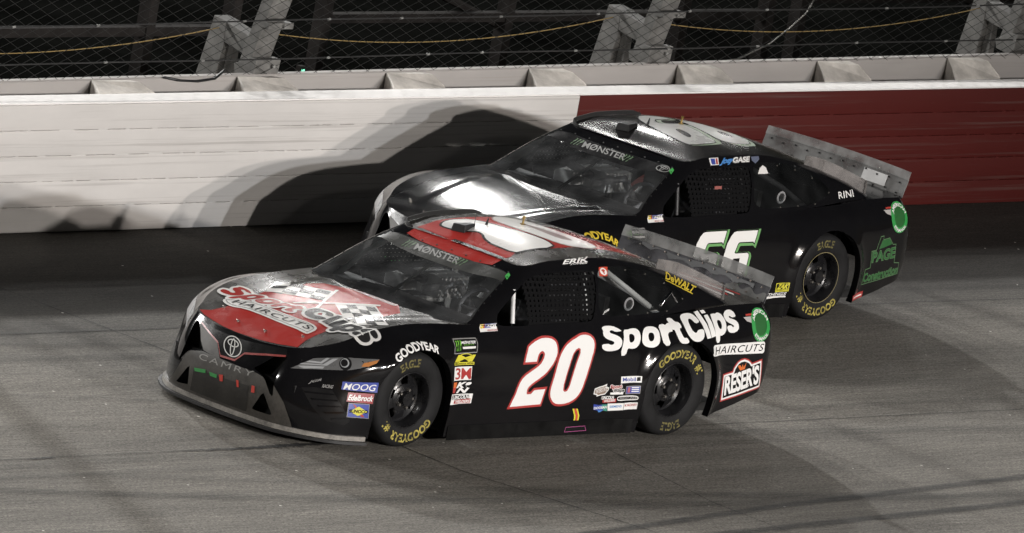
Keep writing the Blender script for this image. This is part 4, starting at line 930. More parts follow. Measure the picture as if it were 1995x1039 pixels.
WHT = vinyl('white_vinyl', (.74, .735, .72), .32, .04); BLK = vinyl('black_vinyl', (.006, .006, .007), .12, .03, .0, .3); RED = vinyl('red_vinyl', (.36, .020, .018)); REDT = vinyl('red_wrap', (.33, .020, .016), .18, .06, .0, .16)
WHTT = vinyl('white_wrap', (.70, .69, .67), .18, .06, .0, .16); BLKT = vinyl('charcoal_wrap', (.012, .012, .014), .18, .06, .0, .16); GRN = vinyl('green_vinyl', (.020, .27, .055)); DGRN = vinyl('dark_green_vinyl', (.010, .10, .020)); YEL = vinyl('yellow_vinyl', (.62, .46, .03)); YELL = vinyl('lime_vinyl', (.60, .55, .03))
BLU = vinyl('blue_vinyl', (.020, .045, .30)); LBL = vinyl('light_blue_vinyl', (.05, .20, .50)); ORG = vinyl('orange_vinyl', (.60, .13, .02)); PNK = vinyl('pink_vinyl', (.34, .06, .20)); MGR = vinyl('pale_green_vinyl', (.13, .34, .11)); GRY = vinyl('grey_vinyl', (.25, .245, .24)); TEAL = vinyl('teal_vinyl', (.03, .25, .18)); GOLDV = vinyl('gold_vinyl', (.55, .33, .05)); DRED = vinyl('dark_red_vinyl', (.10, .006, .008)); BANK = vinyl('banner_black', (.010, .010, .011), .16, .02, .0, .25); PGRN = vinyl('page_green', (.075, .17, .07)); BANG = vinyl('banner_grey', (.030, .032, .031), .2, .12, .0); FADEW = vinyl('faded_white_print', (.22, .22, .215)); FADEG = vinyl('faded_green_print', (.045, .12, .035))
M_RUB = principled('tyre_rubber_side', (.010, .010, .0105), .7, spec=.22, noise=(9, .35), bump=(60, .15, .002))
M_TYREYEL = principled('tyre_letter_yellow', (.29, .24, .05), .8, noise=(14, .7))
M_TYREYEL2 = principled('worn_tyre_letter', (.11, .095, .03), .8, noise=(14, .6))
M_RIM = principled('black_steel_wheel', (.010, .010, .011), .28, .0, coat=.5, noise=(6, .4))
M_NUT = principled('bare_nut', (.55, .52, .48), .25, .9)
M_BLACK = principled('flat_black', (.006, .006, .006), .75)
M_CAGE = principled('grey_cage_paint', (.6, .6, .6), .45, noise=(8, .2))
M_CAGEK = principled('black_cage_paint', (.02, .02, .021), .5)
M_SEAT = principled('seat_fabric', (.16, .16, .17), .8, noise=(12, .4))
M_DASH = principled('interior_grey', (.2, .2, .205), .6, noise=(6, .4))
M_NET = principled('nylon_net', (.004, .004, .0045), .85, spec=.1)
M_CHROME = principled('chrome', (.7, .7, .72), .12, 1.0)
M_BRUSH = principled('dull_aluminium', (.36, .36, .37), .35, .85, noise=(14, .35))
M_GOLDM = principled('brass', (.34, .24, .08), .3, .9)
M_CARBON = principled('splitter_carbon', (.02, .02, .021), .5, noise=(7, .6))
def glass(name, tint, haze, hz=(.12, .125, .13), rough=.04):
    m = bpy.data.materials.new(name); m.use_nodes = True; N, L = nodes_of(m); N.remove(N['Principled BSDF']); out = N['Material Output']
    tr = N.new('ShaderNodeBsdfTransparent'); tr.inputs[0].default_value = (*tint, 1)
    df = N.new('ShaderNodeBsdfDiffuse'); df.inputs[0].default_value = (*hz, 1)
    gl = N.new('ShaderNodeBsdfGlossy'); gl.inputs['Roughness'].default_value = rough
    tc = N.new('ShaderNodeTexCoord'); t = N.new('ShaderNodeTexNoise'); t.inputs['Scale'].default_value = 5; t.inputs['Detail'].default_value = 7; L.new(tc.outputs['Object'], t.inputs['Vector'])
    mr = N.new('ShaderNodeMapRange'); mr.inputs[1].default_value = .35; mr.inputs[2].default_value = .75; mr.inputs[3].default_value = haze * .4; mr.inputs[4].default_value = min(1, haze * 1.5); L.new(t.outputs['Fac'], mr.inputs[0])
    m1 = N.new('ShaderNodeMixShader'); L.new(mr.outputs[0], m1.inputs[0]); L.new(tr.outputs[0], m1.inputs[1]); L.new(df.outputs[0], m1.inputs[2])
    fr = N.new('ShaderNodeFresnel'); fr.inputs[0].default_value = 1.45
    m2 = N.new('ShaderNodeMixShader'); L.new(fr.outputs[0], m2.inputs[0]); L.new(m1.outputs[0], m2.inputs[1]); L.new(gl.outputs[0], m2.inputs[2]); L.new(m2.outputs[0], out.inputs[0])
    return m
G_WIND = glass('windshield_polycarbonate', (.85, .88, .88), .17, (.22, .225, .23))
G_SIDE = glass('side_polycarbonate', (.75, .77, .77), .07)
G_SPOIL = glass('clear_spoiler_lexan', (.7, .7, .7), .50, (.50, .50, .49), .06)
G_SPOIL2 = glass('smoked_spoiler_lexan', (.35, .35, .37), .72, (.14, .14, .15), .06)
G_SPOIL3 = glass('scuffed_spoiler_lexan', (.5, .5, .5), .85, (.27, .27, .265), .06)
G_FIN = glass('clear_fin', (.75, .74, .74), .42, (.34, .32, .31), .1)
G_LENS = glass('lamp_lens', (.75, .75, .75), .1)

# ------------------------------------------------------------------ stock car: cut the shells into panels
WIND_P = [(.36, 0), (.40, .40), (.475, .67), (.555, .79), (.66, .782), (.80, .725), (1.0, .664), (1.145, .618), (1.165, .5), (1.15, .3), (1.136, 0)]
def sym(p): return p + [(x, -y) for x, y in p[::-1][1:-1]]
WIND_P = sym(WIND_P)
def wind_sd(V): return np.where((V[:, 0] < 1.5), poly_sd(V[:, 0], V[:, 1], WIND_P), -1.0)
REAR_P = sym([(3.05, 0), (3.04, .46), (3.38, .60), (3.46, .45), (3.475, 0)])
def rear_sd(V): return np.where(V[:, 0] > 2.5, poly_sd(V[:, 0], V[:, 1], REAR_P), -1.0)
DWIN = smooth_loop(pk('dwin', 'side'), 1); QWIN = smooth_loop(pk('qwin', 'side'), 2)
def side_sd(V, P): return np.where(np.abs(V[:, 1]) > .5, poly_sd(V[:, 0], V[:, 2], P), -1.0)
# greenhouse
P_WIND = clip(VG, FG, wind_sd(VG))
v_, f_ = clip(VG, FG, -wind_sd(VG)); P_RGLASS = clip(v_, f_, rear_sd(v_)); v_, f_ = clip(v_, f_, -rear_sd(v_))
P_QUART = clip(v_, f_, side_sd(v_, QWIN)); v_, f_ = clip(v_, f_, -side_sd(v_, QWIN)); P_PILLAR = clip(v_, f_, -side_sd(v_, DWIN))
P_QL = clip(*P_QUART, -P_QUART[0][:, 1]); P_QR = clip(*P_QUART, P_QUART[0][:, 1])
# top: hood, fender tops, decklid
def hood_sd(V):
    w = np.interp(V[:, 0], [-.9, -.6, .1, .5], [.62, .585, .62, .70]); back = .405 + .09 * np.clip(np.abs(V[:, 1]) / .65, 0, 1) ** 2
    return np.minimum(w - np.abs(V[:, 1]), back - V[:, 0])
P_HOOD = clip(VT, FT, hood_sd(VT) - .002)
v_, f_ = clip(VT, FT, -hood_sd(VT) - .002); P_FEND = clip(v_, f_, np.maximum(.66 - v_[:, 0], v_[:, 0] - 3.02))
P_DECK = clip(*P_FEND, P_FEND[0][:, 0] - 2.0); P_FEND = clip(*P_FEND, 2.0 - P_FEND[0][:, 0])
# lower body
def corner_ab(V): return V[:, 0] * _q - V[:, 1] * _q, V[:, 2]
def nose(V): return (V[:, 0] < -.5)
def csd(V, P):
    a, b = corner_ab(V); return np.where(nose(V), poly_sd(a, b, P), -1.0)
def mirror_pick(name): return [ab('corner', (p[0], -p[1], p[2])) for p in PK[name]]
LOWP = pk('lowbar', 'corner'); LOWP = [(LOWP[0][0] - .03, -.05)] + LOWP + [(LOWP[-1][0] + .04, -.05)]
v_, f_ = clip(VB, FB, arch_val(VB))
for nm in ('slit',): 
    v_, f_ = clip(v_, f_, -csd(v_, smooth_loop(pk(nm, 'corner'), 1))); v_, f_ = clip(v_, f_, -csd(v_, smooth_loop(mirror_pick(nm), 1)))
P_LOW = clip(v_, f_, csd(v_, LOWP)); P_BODY = clip(v_, f_, -csd(v_, LOWP))
v_, f_ = P_LOW
for nm in ('gl', 'gr'): v_, f_ = clip(v_, f_, -csd(v_, pk(nm, 'corner')))
P_LOW = (v_ + np.array([-.006, -.0, 0]), f_)
def arch_lips():
    """returns of the four wheel openings"""
    V, F = P_BODY; val = arch_val(V); edge = {}
    for f in F:
        for i in range(len(f)):
            e = (f[i], f[(i + 1) % len(f)]); k = tuple(sorted(e)); edge[k] = edge.get(k, 0) + 1
    ms = {}
    for (a, b), c in edge.items():
        if c == 1 and abs(val[a]) < 2e-3 and abs(val[b]) < 2e-3:
            m = ms.setdefault((V[a][0] > 1.4, V[a][1] > 0), MB())
            s = np.array([0, -np.sign(V[a][1]) * .06, 0]); m.add([V[a], V[b], V[b] + s, V[a] + s], [(0, 1, 2, 3)])
    return list(ms.values())
LIPS = arch_lips()
# letter shapes of the quarter-panel lettering, outline first, then its hole
LETTERS = [
 [[(75,330),(110,310),(180,303),(250,320),(318,362),(312,372),(240,380),(215,365),(190,360),(172,370),(172,392),(200,405),(260,425),(305,455),(328,500),(322,560),(290,610),(230,632),(160,637),(110,622),(82,590),(78,545),(160,533),(175,548),(200,550),(222,540),(230,520),(215,500),(150,480),(105,450),(85,410),(92,370)]],
 [[(340,352),(400,350),(412,343),(480,330),(525,350),(543,400),(545,470),(530,540),(495,590),(440,600),(400,588),(385,692),(318,697),(345,470)], [(405,410),(430,400),(460,410),(475,450),(468,490),(445,515),(420,515),(408,480)]],
 [[(563,440),(575,370),(610,320),(670,305),(730,310),(765,345),(775,420),(770,500),(740,550),(690,577),(630,570),(585,545),(562,495)], [(632,430),(645,385),(675,378),(700,390),(708,430),(700,475),(675,493),(648,485)]],
 [[(778,292),(850,275),(862,292),(900,268),(932,262),(942,360),(900,365),(875,385),(870,420),(890,530),(815,545),(785,380)]],
 [[(915,215),(985,208),(1005,250),(1055,255),(1065,315),(1025,325),(1045,400),(1060,440),(1100,432),(1128,492),(1090,510),(1030,508),(1000,480),(980,420),(965,338),(938,342),(930,275)]],
 [[(1095,230),(1105,190),(1140,170),(1200,155),(1260,158),(1300,185),(1325,250),(1255,268),(1235,225),(1205,212),(1180,230),(1172,280),(1185,340),(1210,375),(1240,375),(1265,340),(1345,330),(1350,380),(1335,440),(1290,475),(1240,490),(1180,475),(1130,420),(1100,330)]],
 [[(1310,142),(1370,128),(1450,448),(1385,458),(1345,300)]],
 [[(1420,180),(1475,170),(1520,430),(1455,448),(1430,320)]], [[(1395,128),(1450,118),(1465,152),(1408,160)]],
 [[(1500,172),(1560,160),(1575,165),(1620,148),(1660,165),(1685,215),(1690,290),(1680,360),(1650,410),(1605,430),(1585,425),(1588,518),(1535,525),(1515,400)], [(1565,255),(1580,235),(1610,235),(1625,270),(1622,320),(1605,345),(1580,335),(1568,300)]],
 [[(1690,180),(1715,145),(1760,120),(1810,118),(1845,150),(1850,200),(1785,212),(1775,190),(1755,195),(1755,215),(1800,225),(1850,255),(1862,310),(1848,365),(1800,395),(1745,400),(1705,375),(1692,310),(1760,300),(1772,325),(1790,322),(1795,305),(1770,290),(1720,265),(1690,230)]]]
def letters_unit(idx, O, B, U):
    """drawing units -> width 1, cap height 1"""
    M = np.linalg.inv(np.array([[B[0], U[0]], [B[1], U[1]]])); out = []
    for i in idx: out.append([[tuple(M @ (np.array(p) - np.array(O))) for p in (smooth_loop(lp) if len(lp) > 5 else lp)] for lp in LETTERS[i]])
    return out
def d_letters(name, idx, O, B, U, pick, view, mat, parent, layer):
    for lt in letters_unit(idx, O, B, U):
        loops = [aff(pk(pick, view), lp) for lp in lt]
        o = d_poly(name, [loops[0]] + [l[::-1] for l in loops[1:]], view, mat, parent, layer, .02 if view == 'top' else .05)
    return o
def d_border(name, loops, g, view, mat, parent, layer, step=.009):
    """the area within g of any of the outlines"""
    P = [np.array(l) for l in loops]; lo = np.min([p.min(0) for p in P], 0) - g - step; hi = np.max([p.max(0) for p in P], 0) + g + step
    xs = np.arange(lo[0], hi[0], step); ys = np.arange(lo[1], hi[1], step); X, Y = np.meshgrid(xs, ys, indexing='ij'); n = len(ys)
    val = np.max([poly_sd(X.ravel(), Y.ravel(), p) for p in P], 0) + g
    F = [(i * n + j, (i + 1) * n + j, (i + 1) * n + j + 1, i * n + j + 1) for i in range(len(xs) - 1) for j in range(n - 1)]
    V, F = clip(np.stack([X.ravel(), Y.ravel(), 0 * X.ravel()], 1), F, val)
    return wrap(name, [(v[0], v[1]) for v in V], F, view, mat, parent, .0015 + .0012 * layer, 9.0)
def tyre_meshes():
    n = 72; T = TYR
    ty = MB(); prof = [(.196, .020), (.205, .004), (.225, -.006), (.27, -.016), (.31, -.014), (.332, -.004), (.345, .012), (.352, .03), (T, .06), (T, .22), (.345, .265), (.31, .292), (.225, .285), (.196, .27)]
    ty.lathe(prof, n, lambda a, r, d: (r * math.cos(a), d, r * math.sin(a)))
    rm = MB(); rm.lathe([(.196, .268), (.188, .25), (.186, .11), (.190, .06), (.196, .03), (.207, .012), (.207, .0), (.200, -.002), (.193, .012), (.186, .045), (.180, .095), (.150, .118)], n, lambda a, r, d: (r * math.cos(a), d, r * math.sin(a)))
    dk = MB()
    for k in range(5):                      # pressed steel centre: five spokes between windows
        for i in range(6):
            a0 = R_(k * 72 + i * 6.5 - 18); a1 = R_(k * 72 + (i + 1) * 6.5 - 18)
            pr = [(.178, .11), (.150, .085), (.10, .062), (.075, .058)]
            V = [(r * math.cos(a), d, r * math.sin(a)) for a in (a0, a1) for r, d in pr]
            dk.add(V, [(j, j + 1, 5 + j, 4 + j) for j in range(3)])
    dk.lathe([(.105, .064), (.098, .058), (.07, .056), (.055, .050), (.05, .02), (.046, .012), (.0, .010)], 36, lambda a, r, d: (r * math.cos(a), d, r * math.sin(a)))
    br = MB(); br.lathe([(.17, .15), (.0, .15)], 36, lambda a, r, d: (r * math.cos(a), d, r * math.sin(a)))
    nt = MB(); nt.lathe([(.0, .026), (.010, .026), (.013, .034), (.013, .062)], 6, lambda a, r, d: (r * math.cos(a), d, r * math.sin(a)))
    return ty, rm, dk, br, nt
TY = tyre_meshes()
_wm = {}
def share(key, build):
    """build once, then copies that share mesh data"""
    if key in _wm:
        o = bpy.data.objects.new(_wm[key].name.split('.')[0], _wm[key].data); COL.objects.link(o); return o
    o = build(); _wm[key] = o; return o
def wheel(car, x, side, rot, gold=False):
    w = bpy.data.objects.new('wheel', None); COL.objects.link(w); w.parent = car
    w.location = (x, side * .93, TYR); w.rotation_euler = (0, 0, 0 if side < 0 else math.pi)
    def put(key, build):
        o = share(key, build); o.parent = w; return o
    put('ty', lambda: TY[0].build('tyre', M_RUB, None, True, 50)); put('rm', lambda: TY[1].build('rim', M_RIM, None, True, 40))
    o = put('dk', lambda: TY[2].build('wheel_centre', M_RIM, None, True, 40)); o.rotation_euler = (0, R_(rot * .7), 0)
    put('br', lambda: TY[3].build('brake_disc', M_BLACK))
    for k in range(5):
        o = put('nt', lambda: TY[4].build('lug_nut', M_NUT)); a = R_(72 * k + 18 - rot * .7); o.location = (.068 * math.cos(a), .0, .068 * math.sin(a))
    if gold:
        put('gold', lambda: MB().lathe([(.2035, -.0065), (.2085, -.0065)], 72, lambda a, r, d: (r * math.cos(a), d, r * math.sin(a))).build('rim_stripe', principled('gold_stripe', (.35, .30, .16), .4, .5)))
    def letters(txt, ac, span, mt=M_TYREYEL):
        V, F = arc_text(txt, 0, 0, .250, .056, ac + span / 2, ac - span / 2, bold=.035)
        V3 = []
        for x, z in V:
            r = math.hypot(x, z); V3.append((x, np.interp(r, [.225, .27, .31, .332], [-.006, -.016, -.014, -.004]) - .0015, z))
        return mesh_obj('sidewall_lettering', V3, F, mt, w)
    if side < 0:
        letters('GOODYEAR', rot, 86); letters('EAGLE', rot + 180, 40, M_TYREYEL2); letters('#1', rot - 60, 14)
    return w

# ------------------------------------------------------------------ stock car: assembly
def common_parts(car, top, n66):
    P = lambda name, m, mat, **k: mesh_obj(name, m[0], m[1], mat, car, True, 32)
    body = P('body_shell', P_BODY, PAINT_SIDE)
    for lp in LIPS: lp.build('arch_lip', PAINT_SIDE, body)
    bump = P('front_bumper', P_LOW, PAINT_LOW)
    P('hood', P_HOOD, top); P('fender_top', P_FEND, top); P('decklid', P_DECK, top)
    P('pillar_shell', P_PILLAR, PAINT_SIDE)
    P('roof', (VR, FR), PAINT_ROOF66 if n66 else top)
    P('windshield', P_WIND, G_WIND); P('rear_window', P_RGLASS, G_SIDE)
    ql = P('quarter_window', P_QL, G_SIDE); P('quarter_window', P_QR, G_SIDE)
    # holes in the nose are backed by ducts
    b = MB(); b.box((-.86, -.62, .10), (-.80, .62, .40)); b.build('radiator_duct', M_BLACK, bump)
    b = MB(); b.box((-.80, -.58, .40), (-.74, .58, .58)); b.build('inlet_duct', M_BLACK, body)
    # splitter
    B = GB[:, 0]; B = B[B[:, 0] < -.40]; t = np.gradient(B, axis=0); nn = np.stack([-t[:, 1], t[:, 0]], 1); nn /= np.linalg.norm(nn, axis=1)[:, None]
    nn = np.where((nn[:, :1] * (B[:, :1] - 1) + nn[:, 1:] * B[:, 1:2]) < 0, -nn, nn)
    def lipstrip(o0, o1, z0, z1):
        R1 = np.stack([B[:, 0] + nn[:, 0] * o1, B[:, 1] + nn[:, 1] * o1], 1); R0 = np.stack([B[:, 0] + nn[:, 0] * o0, B[:, 1] + nn[:, 1] * o0], 1)
        mirror = lambda R: np.concatenate([R[1:][::-1] * [1, -1], R])
        R0, R1 = mirror(R0), mirror(R1); k = len(R0); V = []; F = []
        for i in range(k): V += [(*R0[i], z0), (*R1[i], z0), (*R1[i], z1), (*R0[i], z1)]
        for i in range(k - 1):
            for q in range(4): F.append((i * 4 + q, i * 4 + (q + 1) % 4, (i + 1) * 4 + (q + 1) % 4, (i + 1) * 4 + q))
        F += [(0, 1, 2, 3), tuple((k - 1) * 4 + q for q in (3, 2, 1, 0))]
        return weld_normals(V, F)
    V, F = lipstrip(-.30, .050, .046, .066); sp = mesh_obj('splitter', V, F, M_CARBON, car)
    V, F = lipstrip(-.02, .022, .068, .100); mesh_obj('scraped_lip', V, F, CLEAR_DIRTY, sp, True, 40)
    # floor and inner panels
    b = MB(); b.box((-.85, -.60, .085), (3.7, .60, .15)); b.box((-.46, -.61, .15), (.50, -.585, .64)); b.box((-.46, .585, .15), (.50, .61, .64)); b.box((2.28, -.61, .15), (3.26, -.585, .80)); b.box((2.28, .585, .15), (3.26, .61, .80)); b.box((.5, -.6, .15), (.56, .6, .84)); b.box((2.25, -.6, .15), (2.30, .6, .98))
    b.box((3.3, -.6, .3), (3.36, .6, .9))
    for sd in (-1, 1):
        for x in (-.425, .405, 2.36):
            b.box((x, min(sd * .60, sd * .915), .10), (x + .02, max(sd * .60, sd * .915), .62))
    b.build('floor_pan', M_BLACK, car)
    # cabin
    cab = bpy.data.objects.new('cabin', None); COL.objects.link(cab); cab.parent = car
    d = MB(); d.prism([(.56, .80), (.60, .835), (.86, .865), (.93, .84), (.95, .72), (.90, .70), (.56, .74)], -.70, .70, lambda a, c, q: (a, q, c)); d.build('dashboard', M_DASH, cab, bevel=.01)
    s = MB()
    s.prism([(1.42, .30), (1.44, .46), (1.72, .44), (1.86, .98), (1.96, .98), (1.90, .30)], -.58, -.14, lambda a, c, q: (a, q, c)); s.build('seat', M_SEAT, cab, bevel=.03)
    s = MB(); s.box((1.62, -.60, .86), (1.93, -.555, 1.12)); s.box((1.62, -.165, .86), (1.93, -.12, 1.12)); s.box((1.88, -.56, .98), (1.94, -.165, 1.14)); s.build('head_surround', M_SEAT, cab, bevel=.015)
    w = MB()
    pts = [(1.16 + .07 * math.sin(R_(a)) * .6, -.36 + .17 * math.cos(R_(a)), .84 + .17 * math.sin(R_(a)) * .9) for a in range(0, 361, 15)]
    w.tube(pts, .016, 8); w.tube([(1.0, -.36, .76), (1.16, -.36, .84)], .02, 8); w.tube([(1.16, -.52, .84), (1.16, -.20, .84)], .012, 6); w.build('steering_wheel', M_SEAT, cab, True, 50)
    c = lambda p, r=.022: MB().tube(p, r, 10).build('roll_bar', M_CAGEK if n66 else M_CAGE, cab, True, 50)
    for s_ in (-1, 1):
        c([(.70, s_ * .70, .80), (.95, s_ * .645, 1.02), (1.20, s_ * .575, 1.175), (1.5, s_ * .57, 1.235), (1.98, s_ * .57, 1.245)]); c([(1.98, s_ * .70, .2), (1.98, s_ * .69, .8), (1.98, s_ * .57, 1.245)])
        c([(1.98, s_ * .57, 1.22), (2.5, s_ * .60, 1.02), (3.0, s_ * .55, .78)]); c([(.75, s_ * .74, .66), (1.98, s_ * .74, .62)]); c([(.75, s_ * .74, .50), (1.98, s_ * .74, .46)])
    c([(1.20, -.575, 1.175), (1.20, .575, 1.175)]); c([(1.98, -.57, 1.245), (1.98, .57, 1.245)]); c([(1.98, -.69, .50), (1.98, .40, 1.24)]); c([(1.12, .02, 1.155), (.66, .10, .84)], .012); c([(1.98, -.66, .98), (1.98, .66, .98)])
    c([(1.10, -.735, 1.10), (1.09, -.79, .86)], .018)
    bx_ = MB(); bx_.box((1.25, .12, .80), (1.55, .42, .96)); bx_.box((1.05, .30, .82), (1.2, .5, .93)); bx_.build('cooling_box', M_CAGE, cab, bevel=.01)
    bx_ = MB(); bx_.tube([(1.25, .28, .9), (1.0, .34, 1.0), (.8, .5, .9)], .035, 10); bx_.tube([(1.5, -.05, .7), (1.3, -.02, .95), (1.0, .05, .9)], .03, 10); bx_.build('air_hose', principled('hose_grey', (.12, .12, .125), .5, noise=(30, .4)), cab, True)
    b = MB(); b.tube([(.66, .02, .86), (.69, .02, .9)], .004, 6); b.build('dash_switch', M_CHROME, cab)
    # window nets
    for sd in (-1, 1):
        net = MB(); poly = np.array(DWIN)
        def hit(x, z):
            h = BVH_SIDE.ray_cast(Vector((x, sd * 5, z)), Vector((0, -sd, 0))); return None if h[0] is None else Vector((x, h[0].y - sd * .012, z))
        def strap(pts, wv):
            run = []
            for x, z in pts + [(99, 99)]:
                ok = poly_sd(np.array([x]), np.array([z]), poly)[0] > -.004; p = hit(x, z) if ok else None
                if p is not None: run.append(p)
                elif len(run) > 1:
                    V = []; F = []
                    for q in run: V += [q - wv, q + wv]
                    F = [(2 * i, 2 * i + 1, 2 * i + 3, 2 * i + 2) for i in range(len(run) - 1)]; net.add(V, F); run = []
                else: run = []
        for i in range(18): strap([(1.205 + i * .042, .84 + j * .012) for j in range(36)], Vector((.0150, 0, 0)))
        for j in range(11): strap([(1.18 + i * .012, .875 + j * .034) for i in range(66)], Vector((0, 0, .0125)))
        net.build('window_net', M_NET, car)
    # wheels
    rots = (95, -77) if not n66 else (-20, -83)
    wheel(car, AXF, -1, -77 if not n66 else 40); wheel(car, AXR, -1, 95 if not n66 else -85, n66); wheel(car, AXF, 1, 0); wheel(car, AXR, 1, 0)
    # spoiler
    sp = bpy.data.objects.new('spoiler', None); COL.objects.link(sp); sp.parent = car
    def spf(y, t, o=0.):
        bow = 1 - (y / .775) ** 2
        return Vector((3.805 + .066 * t + .018 * bow + o * .95, y, .948 + .206 * t + .014 * bow * t - o * .3))
    def sheet(name, t0, t1, mat, th=.006, y0=-.775, y1=.775, o=0.):
        V = []; F = []; n = 24
        for i in range(n + 1):
            y = y0 + (y1 - y0) * i / n; a = t0(y) if callable(t0) else t0; b = t1(y) if callable(t1) else t1
            V += [spf(y, a, o), spf(y, b, o), spf(y, b, o + th), spf(y, a, o + th)]
        for i in range(n):
            for q in range(4): F.append((i * 4 + q, i * 4 + (q + 1) % 4, i * 4 + 4 + (q + 1) % 4, i * 4 + 4 + q))
        F += [(0, 1, 2, 3), tuple(n * 4 + q for q in (3, 2, 1, 0))]
        V, F = weld_normals(V, F); return mesh_obj(name, V, F, mat, sp)
    if not n66:
        sheet('spoiler_blade', 0, .66, G_SPOIL2); sheet('clear_extension', .60, 1.0, G_SPOIL, .004, o=-.0055)
        sheet('dark_film', lambda y: .30 + .13 * abs(math.sin((y + .2) * 14)) + .1 * (y > .3), lambda y: .56 - .05 * math.sin(y * 9), principled('dark_film', (.012, .012, .014), .4), .002, -.62, .56, -.0042)
        sheet('scuffed_patch', .03, lambda y: .28 + .08 * math.sin(y * 40), G_SPOIL3, .002, -.765, -.35, -.0042)
    else:
        sheet('spoiler_blade', 0, .72, G_SPOIL3); sheet('clear_extension', .68, 1.0, G_SPOIL, .004, o=-.0055)
        o = sheet('product_plate', .18, .60, GRY, .002, -.56, -.30, -.0042)
    bl = MB()
    for i in range(12):
        for t in (.10, .50):
            p = spf(-.70 + i * .127, t + .06 * (i % 2), -.010); bl.tube([p, p + Vector((.008, 0, .001))], .008, 6)
    bl.build('spoiler_bolt', M_NUT if not n66 else M_BLACK, sp)
    e = MB(); e.box((3.79, -.76, .935), (3.83, .76, .956)); e.build('base_strip', PAINT_SIDE, sp)
    for y in (-.45, 0, .45):
        b = MB(); b.tube([spf(y, .75, .008), (3.99, y, .93)], .008, 6); b.build('brace_rod', M_NUT, sp, True)
    # clear fin along the left edge of the rear window
    fp = [(2.74, -.598, 1.190, .075), (2.88, -.592, 1.162, .085), (3.0, -.58, 1.130, .095), (3.15, -.625, 1.070, .105), (3.30, -.675, 1.008, .11), (3.40, -.715, .968, .112)]
    V = []; F = []
    for x, y, z, h in fp: V += [(x, y, z - .01), (x + .01, y, z + h), (x + .01, y + .005, z + h), (x, y + .005, z - .01)]
    for i in range(len(fp) - 1):
        for q in range(4): F.append((i * 4 + q, i * 4 + (q + 1) % 4, i * 4 + 4 + (q + 1) % 4, i * 4 + 4 + q))
    V, F = weld_normals(V, F + [(0, 1, 2, 3), tuple((len(fp) - 1) * 4 + q for q in (3, 2, 1, 0))]); fin = mesh_obj('rear_fin', V, F, G_FIN, car)
    for i in (2, 5):
        x, y, z, h = fp[i]; b = MB(); b.box((x - .012, y - .006, z - .01), (x + .012, y - .001, z + h)); b.build('fin_stay', G_FIN, fin)
    # roof furniture
    R_edge = GG[:, -1]; R_edge = R_edge[(R_edge[:, 0] > 1.24) & (R_edge[:, 0] < 2.12) & (R_edge[:, 1] > .5)]
    V = []; F = []
    for i, p in enumerate(R_edge):
        h = .034 * min(1, (i + 3) / 8, (len(R_edge) - i + 2) / 8); V += [p + np.array((0, -.015, .004)), p + np.array((0, -.015, h + .004)), p + np.array((0, -.009, h + .004)), p + np.array((0, -.009, .004))]
    for i in range(len(R_edge) - 1):
        for q in range(4): F.append((i * 4 + q, i * 4 + (q + 1) % 4, i * 4 + 4 + (q + 1) % 4, i * 4 + 4 + q))
    V, F = weld_normals(V, F); mesh_obj('roof_rail', V, F, M_BLACK, car)
    pd = MB(); zb = 1.292
    V = [(1.385, .245, zb - .01), (1.405, .12, zb), (1.56, .165, zb + .03), (1.54, .215, zb + .03), (1.395, .235, zb + .052), (1.412, .13, zb + .055), (1.56, .168, zb + .058), (1.545, .212, zb + .058)]
    pd.add(*weld_normals(V, [(0, 1, 5, 4), (1, 2, 6, 5), (2, 3, 7, 6), (3, 0, 4, 7), (4, 5, 6, 7), (0, 3, 2, 1)])); pd.build('camera_pod', principled('pod_plastic', (.012, .012, .013), .35), car, bevel=.006)
    b = MB(); b.tube([(1.535, .155, 1.32), (1.536, .155, 1.455)], .0022, 5); b.build('antenna', M_BLACK, car)
    b = MB(); b.tube([(1.655, .15, 1.34), (1.668, .15, 1.395)], [.012, .004], 8); b.build('antenna_base', M_BLACK, car)
    b = MB(); b.tube([(1.942, .056, 1.36), (1.945, .056, 1.42)], .008, 8); b.box((1.925, .045, 1.362), (1.96, .067, 1.375)); b.box((1.935, .05, 1.412), (1.958, .062, 1.432)); b.build('fuel_antenna', M_GOLDM, car)
    # hood pins
    for y, x in ((.41, -.648), (.14, -.763), (-.14, -.763), (-.41, -.648)):
        p = drop('top', -y, x, 0); b = MB(); b.tube([p, p + Vector((-.003, 0, .009))], .010, 10); b.tube([p + Vector((0, -.012, .014)), p + Vector((-.012, -.03, .018)), p + Vector((-.02, -.012, .02)), p + Vector((-.012, .008, .018))], .0028, 5); b.build('hood_pin', M_NUT, car, True, 40)
    # windshield screws
    b = MB()
    for y in np.linspace(-.60, .60, 9): 
        p = drop('top', -y, 1.175 - .02 * abs(y), .0); b.tube([p, p + Vector((-.002, 0, .005))], .007, 6)
    for i in range(8):
        t = i / 7
        for s_ in (-1, 1):
            p = drop('top', -s_ * (.80 - .165 * t), .60 + .52 * t, 0); b.tube([p, p + Vector((-.001, s_ * .002, .005))], .006, 6)
    b.build('screw', M_BLACK, car)
    for p in PK['qbolts']: MB().tube([Vector(p), Vector(p) + Vector((0, -.006, .001))], .0065, 6).build('window_screw', M_NUT, ql)
    # rivets of the side skirt
    b = MB()
    for i in range(46):
        x = .44 + i * .0435
        if 1.64 < x < 1.92: continue
        p = drop('side', x, .135, 0); b.tube([p, p + Vector((0, -.003, 0))], .005, 5)
    o = b.build('skirt_rivet', principled('rivet', (.05, .05, .05), .4, .6), body); o['kind'] = 'stuff'
    sk = MB(); V = []
    for i in range(61):
        x = .42 + i * (2.36 - .42) / 60; p = drop('side', x, .11, .004); q = drop('side', x, .16, .004); V.append((p, q))
